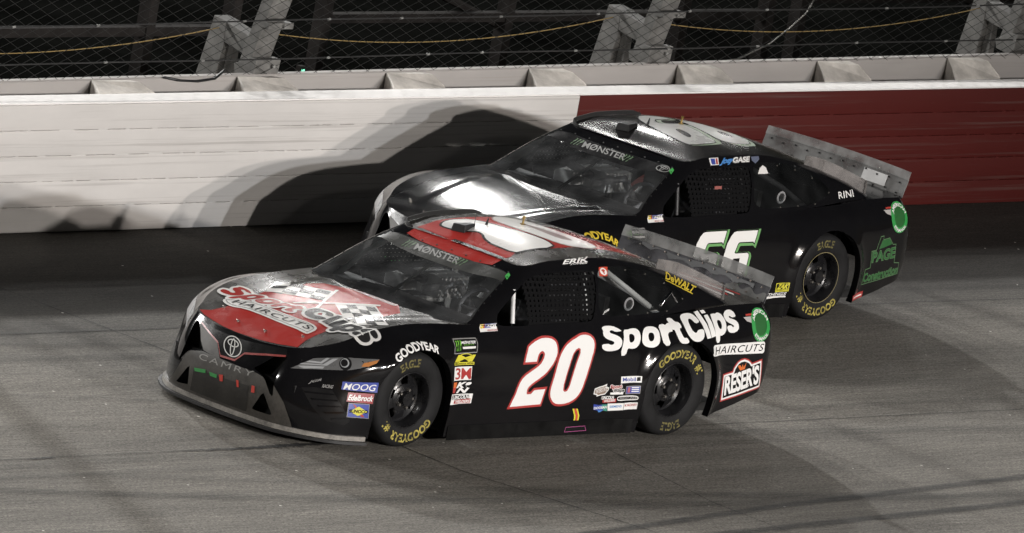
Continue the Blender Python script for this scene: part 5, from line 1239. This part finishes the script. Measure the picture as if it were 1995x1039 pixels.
    for i in range(60):
        (a, c_), (d_, e_) = V[i], V[i + 1]; sk.add([(a.x, a.y, .050), (d_.x, d_.y, .050), tuple(e_), tuple(c_)], [(0, 1, 2, 3)])
    sk.build('side_skirt', principled('skirt_rubber', (.005, .005, .005), .5, spec=.12, noise=(8, .5)), car)
    # quarter window fittings
    pc = Vector(PK['qvent'][0]); b = MB(); b.lathe([(.052, -.004), (.046, -.010), (.036, -.008), (.034, .01)], 24, lambda a, r, d: (pc.x + r * math.cos(a), pc.y + d, pc.z + r * math.sin(a))); b.build('vent_ring', M_DASH, ql, True, 40)
    b = MB(); b.lathe([(.034, .004), (.0, .004)], 24, lambda a, r, d: (pc.x + r * math.cos(a), pc.y + d, pc.z + r * math.sin(a))); b.build('vent_opening', M_BLACK, ql)
    if not n66:
        a_, b_, c_, d_ = [Vector(p) for p in PK['qbar']]; sh = Vector((0, .06, 0)); b = MB(); b.tube([a_ + sh, d_ + sh], .021, 10); b.build('window_strut', principled('strut_paint', (.52, .51, .50), .45), ql, True)
        b = MB(); b.tube([Vector(p) + Vector((0, -.004, 0)) for p in PK['qbrk']], .010, 6); b.build('chrome_bracket', M_CHROME, ql, True)
    # fuel filler, same place on both cars
    cx, cz_, r0, r1 = 3.690, .812, .118, .078
    fl = d_poly('fuel_filler_ring', [ell(cx, cz_, .112, r0, 48), ell(cx, cz_ + .004, .070, r1, 40)[::-1]], 'side', GRN, car, 1)
    d_poly('filler_door', [ell(cx, cz_ + .004, .070, r1, 40)], 'side', DGRN, fl, 0)
    V, F = arc_text('AMERICAN', 0, 0, .70, .20, 158, 22, bold=.03); V = [(cx + x * .112, cz_ + z * r0) for x, z in V]; wrap('lettering', V, F, 'side', WHT, fl, .0055)
    V, F = arc_text('ETHANOL', 0, 0, .92, .20, -142, -38, True, .03); V = [(cx + x * .112, cz_ + z * r0) for x, z in V]; wrap('lettering', V, F, 'side', WHT, fl, .0055)
    tl = d_poly('tail_light', ['tail_w'], 'side', vinyl('lamp_silver', (.42, .40, .39)), car, 0); d_poly('red_lens', ['tail_red'], 'side', vinyl('lamp_red', (.42, .03, .02)), tl, 1)
    # front end graphics: headlight, emblem, grille line, lettering
    hl = d_poly('headlight', ['head'], 'corner', vinyl('lamp_grey', (.105, .107, .11), .22), car, 0)
    for i in range(3): d_poly('chrome_stripe', ['hs%d' % i], 'corner', vinyl('lamp_pale', (.34, .35, .36), .2), hl, 1)
    (lx_, lz), (_, lt), _ = pk('head_l', 'corner'); R0 = lt - lz
    d_poly('projector', [ell(lx_, lz, R0 * 1.05, R0, 28)], 'corner', BLK, hl, 1); d_poly('projector_ring', [ell(lx_ - .006, lz + .004, R0 * .75, R0 * .7, 28), ell(lx_ - .010, lz + .004, R0 * .6, R0 * .55, 28)[::-1]], 'corner', vinyl('lamp_pale', (.34, .35, .36)), hl, 2)
    d_poly('indicator', ['head_a'], 'corner', vinyl('lamp_amber', (.42, .16, .04), .2), hl, 1)
    mirror = [ab('front', (p[0], -p[1], p[2])) for p in PK['head'][:9]]
    hr = d_poly('headlight', [mirror], 'front', vinyl('lamp_steel', (.20, .20, .205), .25), car, 0)
    for i in range(3): d_poly('chrome_stripe', [[ab('front', (p[0], -p[1], p[2])) for p in PK['hs%d' % i]]], 'front', vinyl('lamp_pale', (.34, .35, .36), .2), hr, 1)
    gb = d_poly('upper_grille', ['vband'], 'corner', BLK, car, 0)
    vl = pk('vline', 'corner'); w_ = .0065
    up = [(x, y + w_) for x, y in vl]; dn = [(x, y - w_) for x, y in vl][::-1]; d_poly('grille_line', [up + dn], 'corner', vinyl('red_metallic', (.32, .045, .04), .2) if not n66 else BLK, gb, 1)
    d_poly('fang_panel', ['fang'], 'corner', vinyl('scuffed_grey', (.10, .10, .102), .3, .4, .0, .08), car, 0)
    (ex, ez) = ab('corner', PK['emblem'][0])
    em = None
    for lp in emblem_loops(ex, ez, .066, .066, .11): 
        o = d_poly('emblem_oval', lp, 'corner', WHTT if not n66 else BLKT, em or gb, 2)
    d_text('bumper_lettering', 'CAMRY', 'camry', 'front', vinyl('silver_letters', (.27, .265, .25)), bump, .0, 0, 1.25, 5)
    gc = d_poly('taped_grille', ['gc'], 'corner', TAPED, bump, 6)
    for i, mt in enumerate((GRN, GRN, ORG, ORG, ORG)): d_poly('tape', ['tp%d' % i], 'corner', mt if i < 2 else vinyl('red_tape', (.55, .035, .02)), gc, 8)
    # cooling louvres on the front corner
    vt = d_poly('brake_duct', ['vent'], 'corner', BLK, body, 0)
    vp = pk('vent', 'corner')
    for i in range(5):
        t = .1 + i * .19
        def at_(a, b, t): return (a[0] + (b[0] - a[0]) * t, a[1] + (b[1] - a[1]) * t)
        l0, l1 = at_(vp[0], vp[6], t), at_(vp[0], vp[6], t + .05); r0_, r1_ = at_(vp[2], vp[4], t), at_(vp[2], vp[4], t + .05)
        d_poly('louvre', [[l0, r0_, r1_, l1]], 'corner', PAINT_SIDE, vt, 6)
    # windshield banner
    bn = [ab('top', p) for p in ((1.062, .649, 0), (1.02, .45, 0), (.990, .2, 0), (.984, 0, 0), (.990, -.2, 0), (1.02, -.45, 0), (1.062, -.649, 0))] + [ab('top', p) for p in ((1.150, -.612, 0), (1.150, -.4, 0), (1.130, 0, 0), (1.150, .4, 0), (1.150, .612, 0))]
    bo = d_poly('windshield_banner', [bn], 'top', BANG if not n66 else BANK, car, 0)
    d_text('lettering', 'MØNSTER', 'monw', 'top', FADEW, bo, .02, 0, 1.0, 1)
    for y0 in (.30, -.23):
        for lp in claw_loops([ab('top', p) for p in ((1.128, y0 + .09, 0), (1.128, y0 - .0, 0), (1.035, y0 - .0, 0), (1.035, y0 + .09, 0))]): d_poly('claw_mark', [lp], 'top', FADEG, bo, 1)
    d_poly('green_tab', [[ab('top', p) for p in ((1.10, -.655, 0), (1.15, -.635, 0), (1.165, -.60, 0), (1.115, -.615, 0))]], 'top', vinyl('bright_green', (.05, .42, .08)), car, 2)
    # small plates by the front door edge, on both cars
    pl = d_poly('sponsor_decal', ['nas'], 'side', WHT, car, 0); d_poly('stripe', ['nas_y'], 'side', YEL, pl, 1); d_poly('stripe', ['nas_r'], 'side', RED, pl, 1); d_poly('panel', ['nas_b'], 'side', BLU, pl, 1); d_text('lettering', 'NASCAR', 'nas_t', 'side', WHT, pl, .03, .15, 1, 2); d_text('lettering', 'RACE CAR', 'nas_t2', 'side', RED, pl, .02, .15, 1, 2)
    mo = pk('mon', 'side'); c0 = (sum(p[0] for p in mo) / len(mo), sum(p[1] for p in mo) / len(mo)); inn = grow(mo, -.006)
    pl = d_poly('sponsor_decal', [mo, inn[::-1]], 'side', GRY, car, 1); d_poly('panel', [inn], 'side', BLK, pl, 0)
    for lp in claw_loops(pk('mon_c', 'side')): d_poly('claw_mark', [lp], 'side', vinyl('claw_green', (.16, .50, .04)), pl, 1)
    d_text('lettering', 'MØNSTER', 'mon_t', 'side', WHT, pl, .03, 0, 1, 1); d_text('lettering', 'ENERGY', 'mon_t2', 'side', vinyl('claw_green', (.16, .50, .04)), pl, .01, 0, 1.4, 1); d_poly('stripe', ['mon_b'], 'side', WHTT, pl, 1)
    return body, bump, ql

def car20(loc, rz):
    car = empty('race_car', loc, rz); tag(car, 'black stock car with white number 20 and red hood, nearer the camera', 'race car', 'stock cars racing side by side')
    body, bump, ql = common_parts(car, PAINT_TOP20, False)
    T = lambda *a, **k: d_text(*a, **k)
    # door number
    num = d_poly('door_number', [grow(pk('two', 'side'), .0165)], 'side', RED, car, 0); d_poly('digit', ['two'], 'side', WHT, num, 1)
    zo, zh = pk('zero', 'side'), pk('zero_hole', 'side')
    num = d_poly('door_number', [grow(zo, .0165), grow(zh, -.0125)[::-1]], 'side', RED, car, 0); d_poly('digit', [zo, zh[::-1]], 'side', WHT, num, 1)
    d_letters('letter', range(11), (75, 640), (1790, -240), (0, -325), 'sportclips', 'side', WHT, car, 1)
    pill = pk('pill', 'side'); pl = d_poly('sponsor_decal', [smooth_loop(smooth_loop([pill[0], tuple((Vector(pill[0]) * .9 + Vector(pill[1]) * .1)), tuple((Vector(pill[1]) * .9 + Vector(pill[0]) * .1)), pill[1], tuple(Vector(pill[1]) * .5 + Vector(pill[2]) * .5), pill[2], tuple((Vector(pill[2]) * .9 + Vector(pill[3]) * .1)), tuple((Vector(pill[3]) * .9 + Vector(pill[2]) * .1)), pill[3], tuple(Vector(pill[3]) * .5 + Vector(pill[0]) * .5)]))], 'side', WHT, car, 0); T('lettering', 'HAIRCUTS', 'haircuts', 'side', BLK, pl, .002, .12, 1.1)
    rs = pk('reser', 'side'); pl = d_poly('sponsor_decal', [rs], 'side', RED, car, 0); d_poly('border', [grow(rs, -.011)], 'side', WHT, pl, 1); d_poly('panel', [grow(rs, -.025)], 'side', BLK, pl, 2); T('lettering', "RESER'S", 'reser_t', 'side', WHT, pl, .035, 0, .95, 3); T('lettering', 'FINE FOODS', 'reser_f', 'side', WHT, pl, .02, 0, 1, 3); d_poly('sprout', ['reser_w'], 'side', ORG, pl, 3)
    # contingency cluster ahead of the rear wheel
    S_ = lambda q, m, l=0, par=car, nm='sponsor_decal': d_poly(nm, [q], 'side', m, par, l)
    p = S_('mobil', WHT); T('lettering', 'Mobil', 'mobil_t', 'side', BLU, p, .02, layer=1); S_('mobil_1', BLK, 1, p, 'panel')
    p = S_('badge', WHT); bb = pk('badge', 'side'); d_poly('panel', [grow(bb, -.008)], 'side', vinyl('brown_print', (.22, .15, .11)), p, 1); T('lettering', 'INTERSTATE', 'badge_t', 'side', WHTT, p, .02, .2, 1, 2)
    p = S_('mini3', WHT); T('lettering', 'Sport', 'mini1', 'side', WHT, p, .12, layer=0); T('lettering', 'Sport', 'mini1', 'side', RED, p, .03, layer=1); T('lettering', 'Clips', 'mini2', 'side', WHT, p, .12, layer=0); T('lettering', 'Clips', 'mini2', 'side', BLK, p, .03, layer=1)
    p = S_('blue', GRY); d_poly('panel', [grow(pk('blue', 'side'), -.005)], 'side', BLU, p, 1)
    bq = pk('blue', 'side'); d_poly('figure', [quad_map(bq, [(.12, .2), (.32, .2), (.32, .85), (.12, .85)])], 'side', vinyl('rose', (.40, .10, .12)), p, 2)
    for i in range(3): d_poly('line', [quad_map(bq, [(.42, .72 - i * .24), (.9, .72 - i * .24), (.9, .84 - i * .24), (.42, .84 - i * .24)])], 'side', WHT, p, 2)
    p = S_('linc1', GRY); d_poly('panel', [grow(pk('linc1', 'side'), -.004)], 'side', BLK, p, 1); T('lettering', 'LINCOLN', 'linc1t', 'side', WHT, p, .04, layer=2); q = S_('linc2', RED, 1, p, 'panel'); T('lettering', 'WELDERS', 'linc2t', 'side', WHT, p, .03, layer=2)
    fq = pk('freight', 'side'); fo_ = quad_map(fq, [(.5 + .5 * math.copysign(abs(math.cos(a)) ** .35, math.cos(a)), .5 + .5 * math.copysign(abs(math.sin(a)) ** .8, math.sin(a))) for a in [R_(10 * i) for i in range(36)]])
    p = d_poly('sponsor_decal', [fo_], 'side', WHT, car, 0); d_poly('panel', [grow(fo_, -.007)], 'side', BLK, p, 1); T('lettering', 'FREIGHTLINER', 'freight_t', 'side', GRY, p, .03, .1, layer=2)
    p = S_('doosan', BLU); dq = pk('doosan', 'side'); d_poly('panel', [[dq[2], dq[3], dq[4], dq[5]]], 'side', TEAL, p, 1); d_poly('panel', [[dq[7], dq[5], dq[6]]], 'side', LBL, p, 1); T('lettering', 'DOOSAN', 'doosan_t', 'side', WHT, p, .04, layer=2)
    p = S_('siemens', WHT); T('lettering', 'SIEMENS', 'siemens_t', 'side', LBL, p, .02, layer=1)
    p = S_('mc', WHT); T('lettering', 'MC MACHINERY', 'mc_t', 'side', RED, p, .01, layer=1)
    # column of plates behind the front wheel
    p = T('sponsor_decal', 'M', 'mech', 'side', YELL, car, .015, .15, 1, 1)
    mq = pk('mech', 'side'); c0 = Vector(mq[0]) * .5 + Vector(mq[1]) * .5 + (Vector(mq[2]) - Vector(mq[0])) * .5; d_poly('oval', [ell(c0.x, c0.y, .09, .036, 40), ell(c0.x, c0.y, .082, .030, 40)[::-1]], 'side', YELL, p, 1)
    q = S_('mech_b', YELL, 0, p, 'panel'); mb_ = pk('mech_b', 'side'); T('lettering', 'MECHANIX WEAR', None, 'side', BLK, p, .02, 0, 1, 1, quad_map(mb_, [(.03, .18), (.97, .18), (.03, .82)]))
    p = S_('mmm', WHT); T('lettering', '3M', 'mmm_t', 'side', RED, p, .016, layer=1, sp=.9)
    p = S_('kn_o', ORG); S_('kn_r', RED, 0, p, 'panel'); T('lettering', 'K&', 'kn1', 'side', WHT, p, .05, .2, layer=1); T('lettering', 'N', 'kn2', 'side', WHT, p, .05, .2, layer=1)
    p = S_('lin', WHT); S_('lin_k', BLK, 1, p, 'panel'); T('lettering', 'LINCOLN', 'lin_kt', 'side', WHT, p, .03, .1, layer=2); S_('lin_r', RED, 1, p, 'panel'); T('lettering', 'WELDERS', 'lin_rt', 'side', WHT, p, .03, .1, layer=2)
    p = S_('toy_sq', vinyl('orange_red', (.50, .05, .02))); tq = pk('toy_sq', 'side'); c0 = sum((Vector(v) for v in tq), Vector((0, 0))) / 4
    d_poly('disc', [ell(c0.x, c0.y, .036, .023, 28)], 'side', WHT, p, 1)
    for lp in emblem_loops(c0.x, c0.y, .032, .020, .22)[1:]: d_poly('emblem_oval', lp, 'side', vinyl('orange_red', (.50, .05, .02)), p, 2)
    p = T('sponsor_decal', 'DeWALT', 'dewalt', 'side', YEL, car, .03); S_('dewalt_l', YEL, 0, p, 'underline')
    p = T('driver_name', 'ERIK', 'erik', 'side', WHT, car, .025, .15); T('lettering', 'JONES', 'jones', 'side', WHT, p, .015, .2)
    T('sponsor_decal', 'JGR', 'jgr', 'side', WHT, car, .02, .3, .7)
    tp = pk('tape', 'side'); p = d_poly('tape_strip', [tp], 'side', YELL, car, 1); c0 = sum((Vector(v) for v in tp), Vector((0, 0))) / len(tp)
    m0 = [tuple(Vector(a) * .72 + Vector(b) * .28) for a, b in ((tp[0], tp[1]), (tp[5], tp[2]), (tp[4], tp[3]))]; m1 = [tuple(Vector(a) * .28 + Vector(b) * .72) for a, b in ((tp[0], tp[1]), (tp[5], tp[2]), (tp[4], tp[3]))]
    d_poly('tape_core', [m0 + m1[::-1]], 'side', vinyl('orange_red', (.50, .05, .02)), p, 2)
    jk = pk('jack', 'side'); jk = [jk[0], jk[1], jk[3], jk[4]]; d_poly('jack_mark', [jk, grow(jk, -.004)[::-1]], 'side', PNK, car, 3); d_poly('jack_pad', [grow(jk, -.004)], 'side', BLK, car, 3)
    V, F = arc_text('GOODYEAR', 0, 0, .388, .044, 129, 68, bold=.035); V = [(AXF + x, .353 + z) for x, z in V]; wrap('fender_lettering', V, F, 'side', WHT, car, .004)
    # front corner plates
    C_ = lambda q, m, l=0, par=car, nm='sponsor_decal': d_poly(nm, [q], 'corner', m, par, l)
    p = C_('moog', BLU); T('lettering', 'MOOG', 'moog_t', 'corner', WHT, p, .008, .15, layer=1); 
    p = C_('edel', vinyl('crimson', (.27, .015, .02))); T('lettering', 'Edelbrock', 'edel_t', 'corner', WHT, p, .03, .3, layer=1)
    sq = pk('suno', 'corner'); p = d_poly('sponsor_decal', [sq], 'corner', GRY, car, 0); d_poly('panel', [grow(sq, -.004)], 'corner', BLU, p, 1)
    d_poly('arrow', [quad_map(sq, [(.2, .95), (.35, .85), (.8, .1), (.65, .08)])], 'corner', RED, p, 2); d_poly('diamond', ['suno_d'], 'corner', YELL, p, 3); T('lettering', 'SUNOCO', 'suno_t', 'corner', BLK, p, .03, .1, layer=4)
    T('sponsor_decal', 'JGR', 'trd2', 'corner', GRY, car, .03, .3); T('sponsor_decal', 'RACING', 'trd', 'corner', GRY, car, .03, .0)
    # hood art
    hr = d_poly('hood_graphic', [[ab('top', (p[0] + (.018 if p[0] < -.75 else 0), p[1], p[2])) for p in PK['hood_red']]], 'top', REDT, car, 0)
    def checks(qname, nx, ny, ph):
        q = pk(qname, 'top'); p_ = d_poly('checkered_flag', [grow(q, .012)], 'top', WHTT, car, 1)
        bend = lambda x, y: (x, y + .06 * math.sin(x * math.pi * 1.6) * (1 - .0 * y))
        for i in range(nx):
            for j in range(ny):
                if (i + j + ph) % 2 == 0: continue
                x0, x1, y0, y1 = i / nx, (i + 1) / nx, j / ny, (j + 1) / ny
                d_poly('check', [quad_map(q, [bend(x0, y0), bend((x0 + x1) / 2, y0), bend(x1, y0), bend(x1, y1), bend((x0 + x1) / 2, y1), bend(x0, y1)])], 'top', BLKT, p_, 2)
        return p_
    checks('flag1', 4, 3, 0); checks('flag2', 4, 4, 1)
    d_poly('flag_pole', ['pole1'], 'top', WHTT, car, 3); d_poly('flag_pole', ['pole2'], 'top', WHTT, car, 3)
    SP = (range(5), (75, 640), (1053, -140), (0, -330), 'sport', 'top'); CL = (range(5, 11), (1095, 520), (765, -118), (0, -350), 'clips', 'top')
    lps = [aff(pk(a[4], 'top'), lt[0]) for a in (SP, CL) for lt in letters_unit(*a[:4])]
    hl_ = d_border('hood_lettering', lps, .024, 'top', WHTT, car, 4)
    d_letters('letter', *SP, REDT, hl_, 5); d_letters('letter', *CL, BLKT, hl_, 5)
    hp = pk('hpill', 'top'); o = d_poly('hood_sign', [smooth_loop(hp)], 'top', WHTT, car, 3.5); g1 = grow(smooth_loop(hp), -.020); d_poly('pinline', [g1, grow(g1, -.004)[::-1]], 'top', BLKT, o, 6); T('lettering', 'HAIRCUTS', 'hhair', 'top', BLKT, o, .004, 0, 1.15, 6)
    d_poly('cowl_slot', ['slot'], 'top', DRED, car, 1)
    # roof art
    rr = pk('roof_red', 'top'); rr = [p for i, p in enumerate(rr) if PK['roof_red'][i][0] < 2.9]
    d_poly('roof_graphic', [rr], 'top', REDT, car, 0)
    n2 = pk('roof_two', 'top'); o = d_poly('roof_number', [grow(smooth_loop(n2), .018)], 'top', BLKT, car, 1); d_poly('digit', [smooth_loop(n2)], 'top', WHTT, o, 2)
    n0, nh = smooth_loop(pk('roof_zero', 'top')), smooth_loop(pk('roof_slit', 'top')); o = d_poly('roof_number', [grow(n0, .012)], 'top', vinyl('brown_red', (.10, .03, .025)), car, 1); d_poly('digit', [n0, nh[::-1]], 'top', WHTT, o, 2)
    # stripes on the decklid
    for i in range(4): d_poly('deck_stripe', [[ab('top', p) for p in ((3.50 + .07 * i, .6, 0), (3.53 + .07 * i, .6, 0), (3.56 + .07 * i, -.55, 0), (3.52 + .07 * i, -.6, 0))]], 'top', REDT if i % 2 else WHTT, car, 0)
    return car

def car66(loc, rz):
    car = empty('race_car', loc, rz); tag(car, 'black stock car with white and green number 66 running beside the wall', 'race car', 'stock cars racing side by side')
    body, bump, ql = common_parts(car, PAINT_TOP66, True)
    T = lambda *a, **k: d_text(*a, **k)
    sx, sh = pk('six', 'side'), pk('six_h', 'side')
    for dx in (0, -.362):
        mv = lambda L_, a=0, b=0: [(x + dx + a, y + b) for x, y in L_]
        num = d_poly('door_number', [grow(mv(sx, .012, -.010), .020)], 'side', MGR, car, 0); d_poly('outline', [grow(mv(sx, .014, -.014), .010)], 'side', MGR, num, 1); d_poly('outline', [grow(mv(sx), .009)], 'side', BLK, num, 2); d_poly('digit', [mv(sx), mv(sh)[::-1]], 'side', WHT, num, 3)
    pg = pk('page', 'side'); p = d_poly('sponsor_decal', [pg], 'side', PGRN, car, 0); d_poly('panel', [grow(pg, -.006)], 'side', BLK, p, 1); d_poly('house_roof', ['page_r'], 'side', DGRN, p, 2)
    for tx, q in (('PAGE', 'page_t'), ('Construction', 'cons_t')):
        T('lettering', tx, q, 'side', PGRN, p, .05, .0, 1, 2); T('lettering', tx, q, 'side', DGRN, p, .012, .0, 1, 3)
    d_poly('sponsor_decal', ['small6'], 'side', RED, car, 0); s6 = pk('small6', 'side'); d_poly('line', [quad_map(s6, [(.1, .35), (.9, .35), (.9, .6), (.1, .6)])], 'side', WHT, car, 1)
    T('sponsor_decal', 'RINI', 'rini', 'side', WHT, car, .01, 0, 1.05)
    f = pk('jg_f', 'side'); p = d_poly('driver_name', [f], 'side', WHT, car, 0); d_poly('panel', [quad_map(f, [(.15, .1), (.6, .1), (.6, .9), (.15, .9)])], 'side', BLU, p, 1); d_poly('stripe', [quad_map(f, [(.7, .1), (.9, .1), (.9, .9), (.7, .9)])], 'side', RED, p, 1)
    T('lettering', 'Joey', 'jg1', 'side', LBL, p, .06, .35, .9); T('lettering', 'GASE', 'jg2', 'side', GRY, p, .09, .1, 1); T('lettering', 'GASE', 'jg2', 'side', WHT, p, .02, .1, 1, 2); d_poly('crest', ['jg_e'], 'side', vinyl('slate', (.10, .12, .18)), p, 1)
    d_poly('window_decal', ['dome6'], 'side', WHTT, car, 0); d_poly('window_decal', ['red6'], 'side', vinyl('faded_red', (.28, .08, .07)), car, 3)
    z = pk('zak', 'side'); p = d_poly('sponsor_decal', [z], 'side', YELL, car, 0); d_poly('panel', [quad_map(z, [(.06, .3), (.94, .3), (.94, .92), (.06, .92)])], 'side', BLK, p, 1); T('lettering', 'ZAK', 'zak_t', 'side', YELL, p, .05, .2, 1, 2); T('lettering', 'PRODUCTS', 'zak_t2', 'side', BLK, p, .01, 0, 1.1, 2)
    p = T('sponsor_decal', 'THINGS', 'thing', 'side', WHT, car, .02, .25, 1); d_poly('panel', ['thing2'], 'side', WHTT, p, 0)
    V, F = arc_text('GOODYEAR', 0, 0, .388, .044, 129, 56, bold=.035); V = [(AXF + x, .353 + z_) for x, z_ in V]; wrap('fender_lettering', V, F, 'side', YEL, car, .004)
    s1, h1 = pk('rsix', 'top'), pk('rsix_h', 'top'); s2, h2 = pk('rsix2', 'top'), pk('rsix2_h', 'top')
    s2 = [ab('top', (2.06, .20, 0)), ab('top', (2.16, .20, 0)), ab('top', (2.22, .12, 0))] + s2
    for s_, h_ in ((s1, h1), (s2, h2)):
        o = d_poly('roof_number', [grow(smooth_loop([(x + .012, y + .03) for x, y in s_]), .02)], 'top', vinyl('roof_green', (.10, .17, .075), .3, .3), car, 0); d_poly('outline', [grow(smooth_loop(s_), .010)], 'top', BLKT, o, 1); d_poly('digit', [smooth_loop(s_), smooth_loop(h_)[::-1]], 'top', vinyl('grey_roof_print', (.34, .34, .33), .26, .1, .0, .16), o, 2)
    ov = ab('top', PK['oval6'][0])
    for lp in emblem_loops(ov[0], ov[1], .062, .045, .14): d_poly('emblem_oval', lp, 'top', FADEW, car, 2)
    return car
car20((0, 0, 0), 0.0)
car66((4.791188, 2.850435, 0), R_(1.058922))
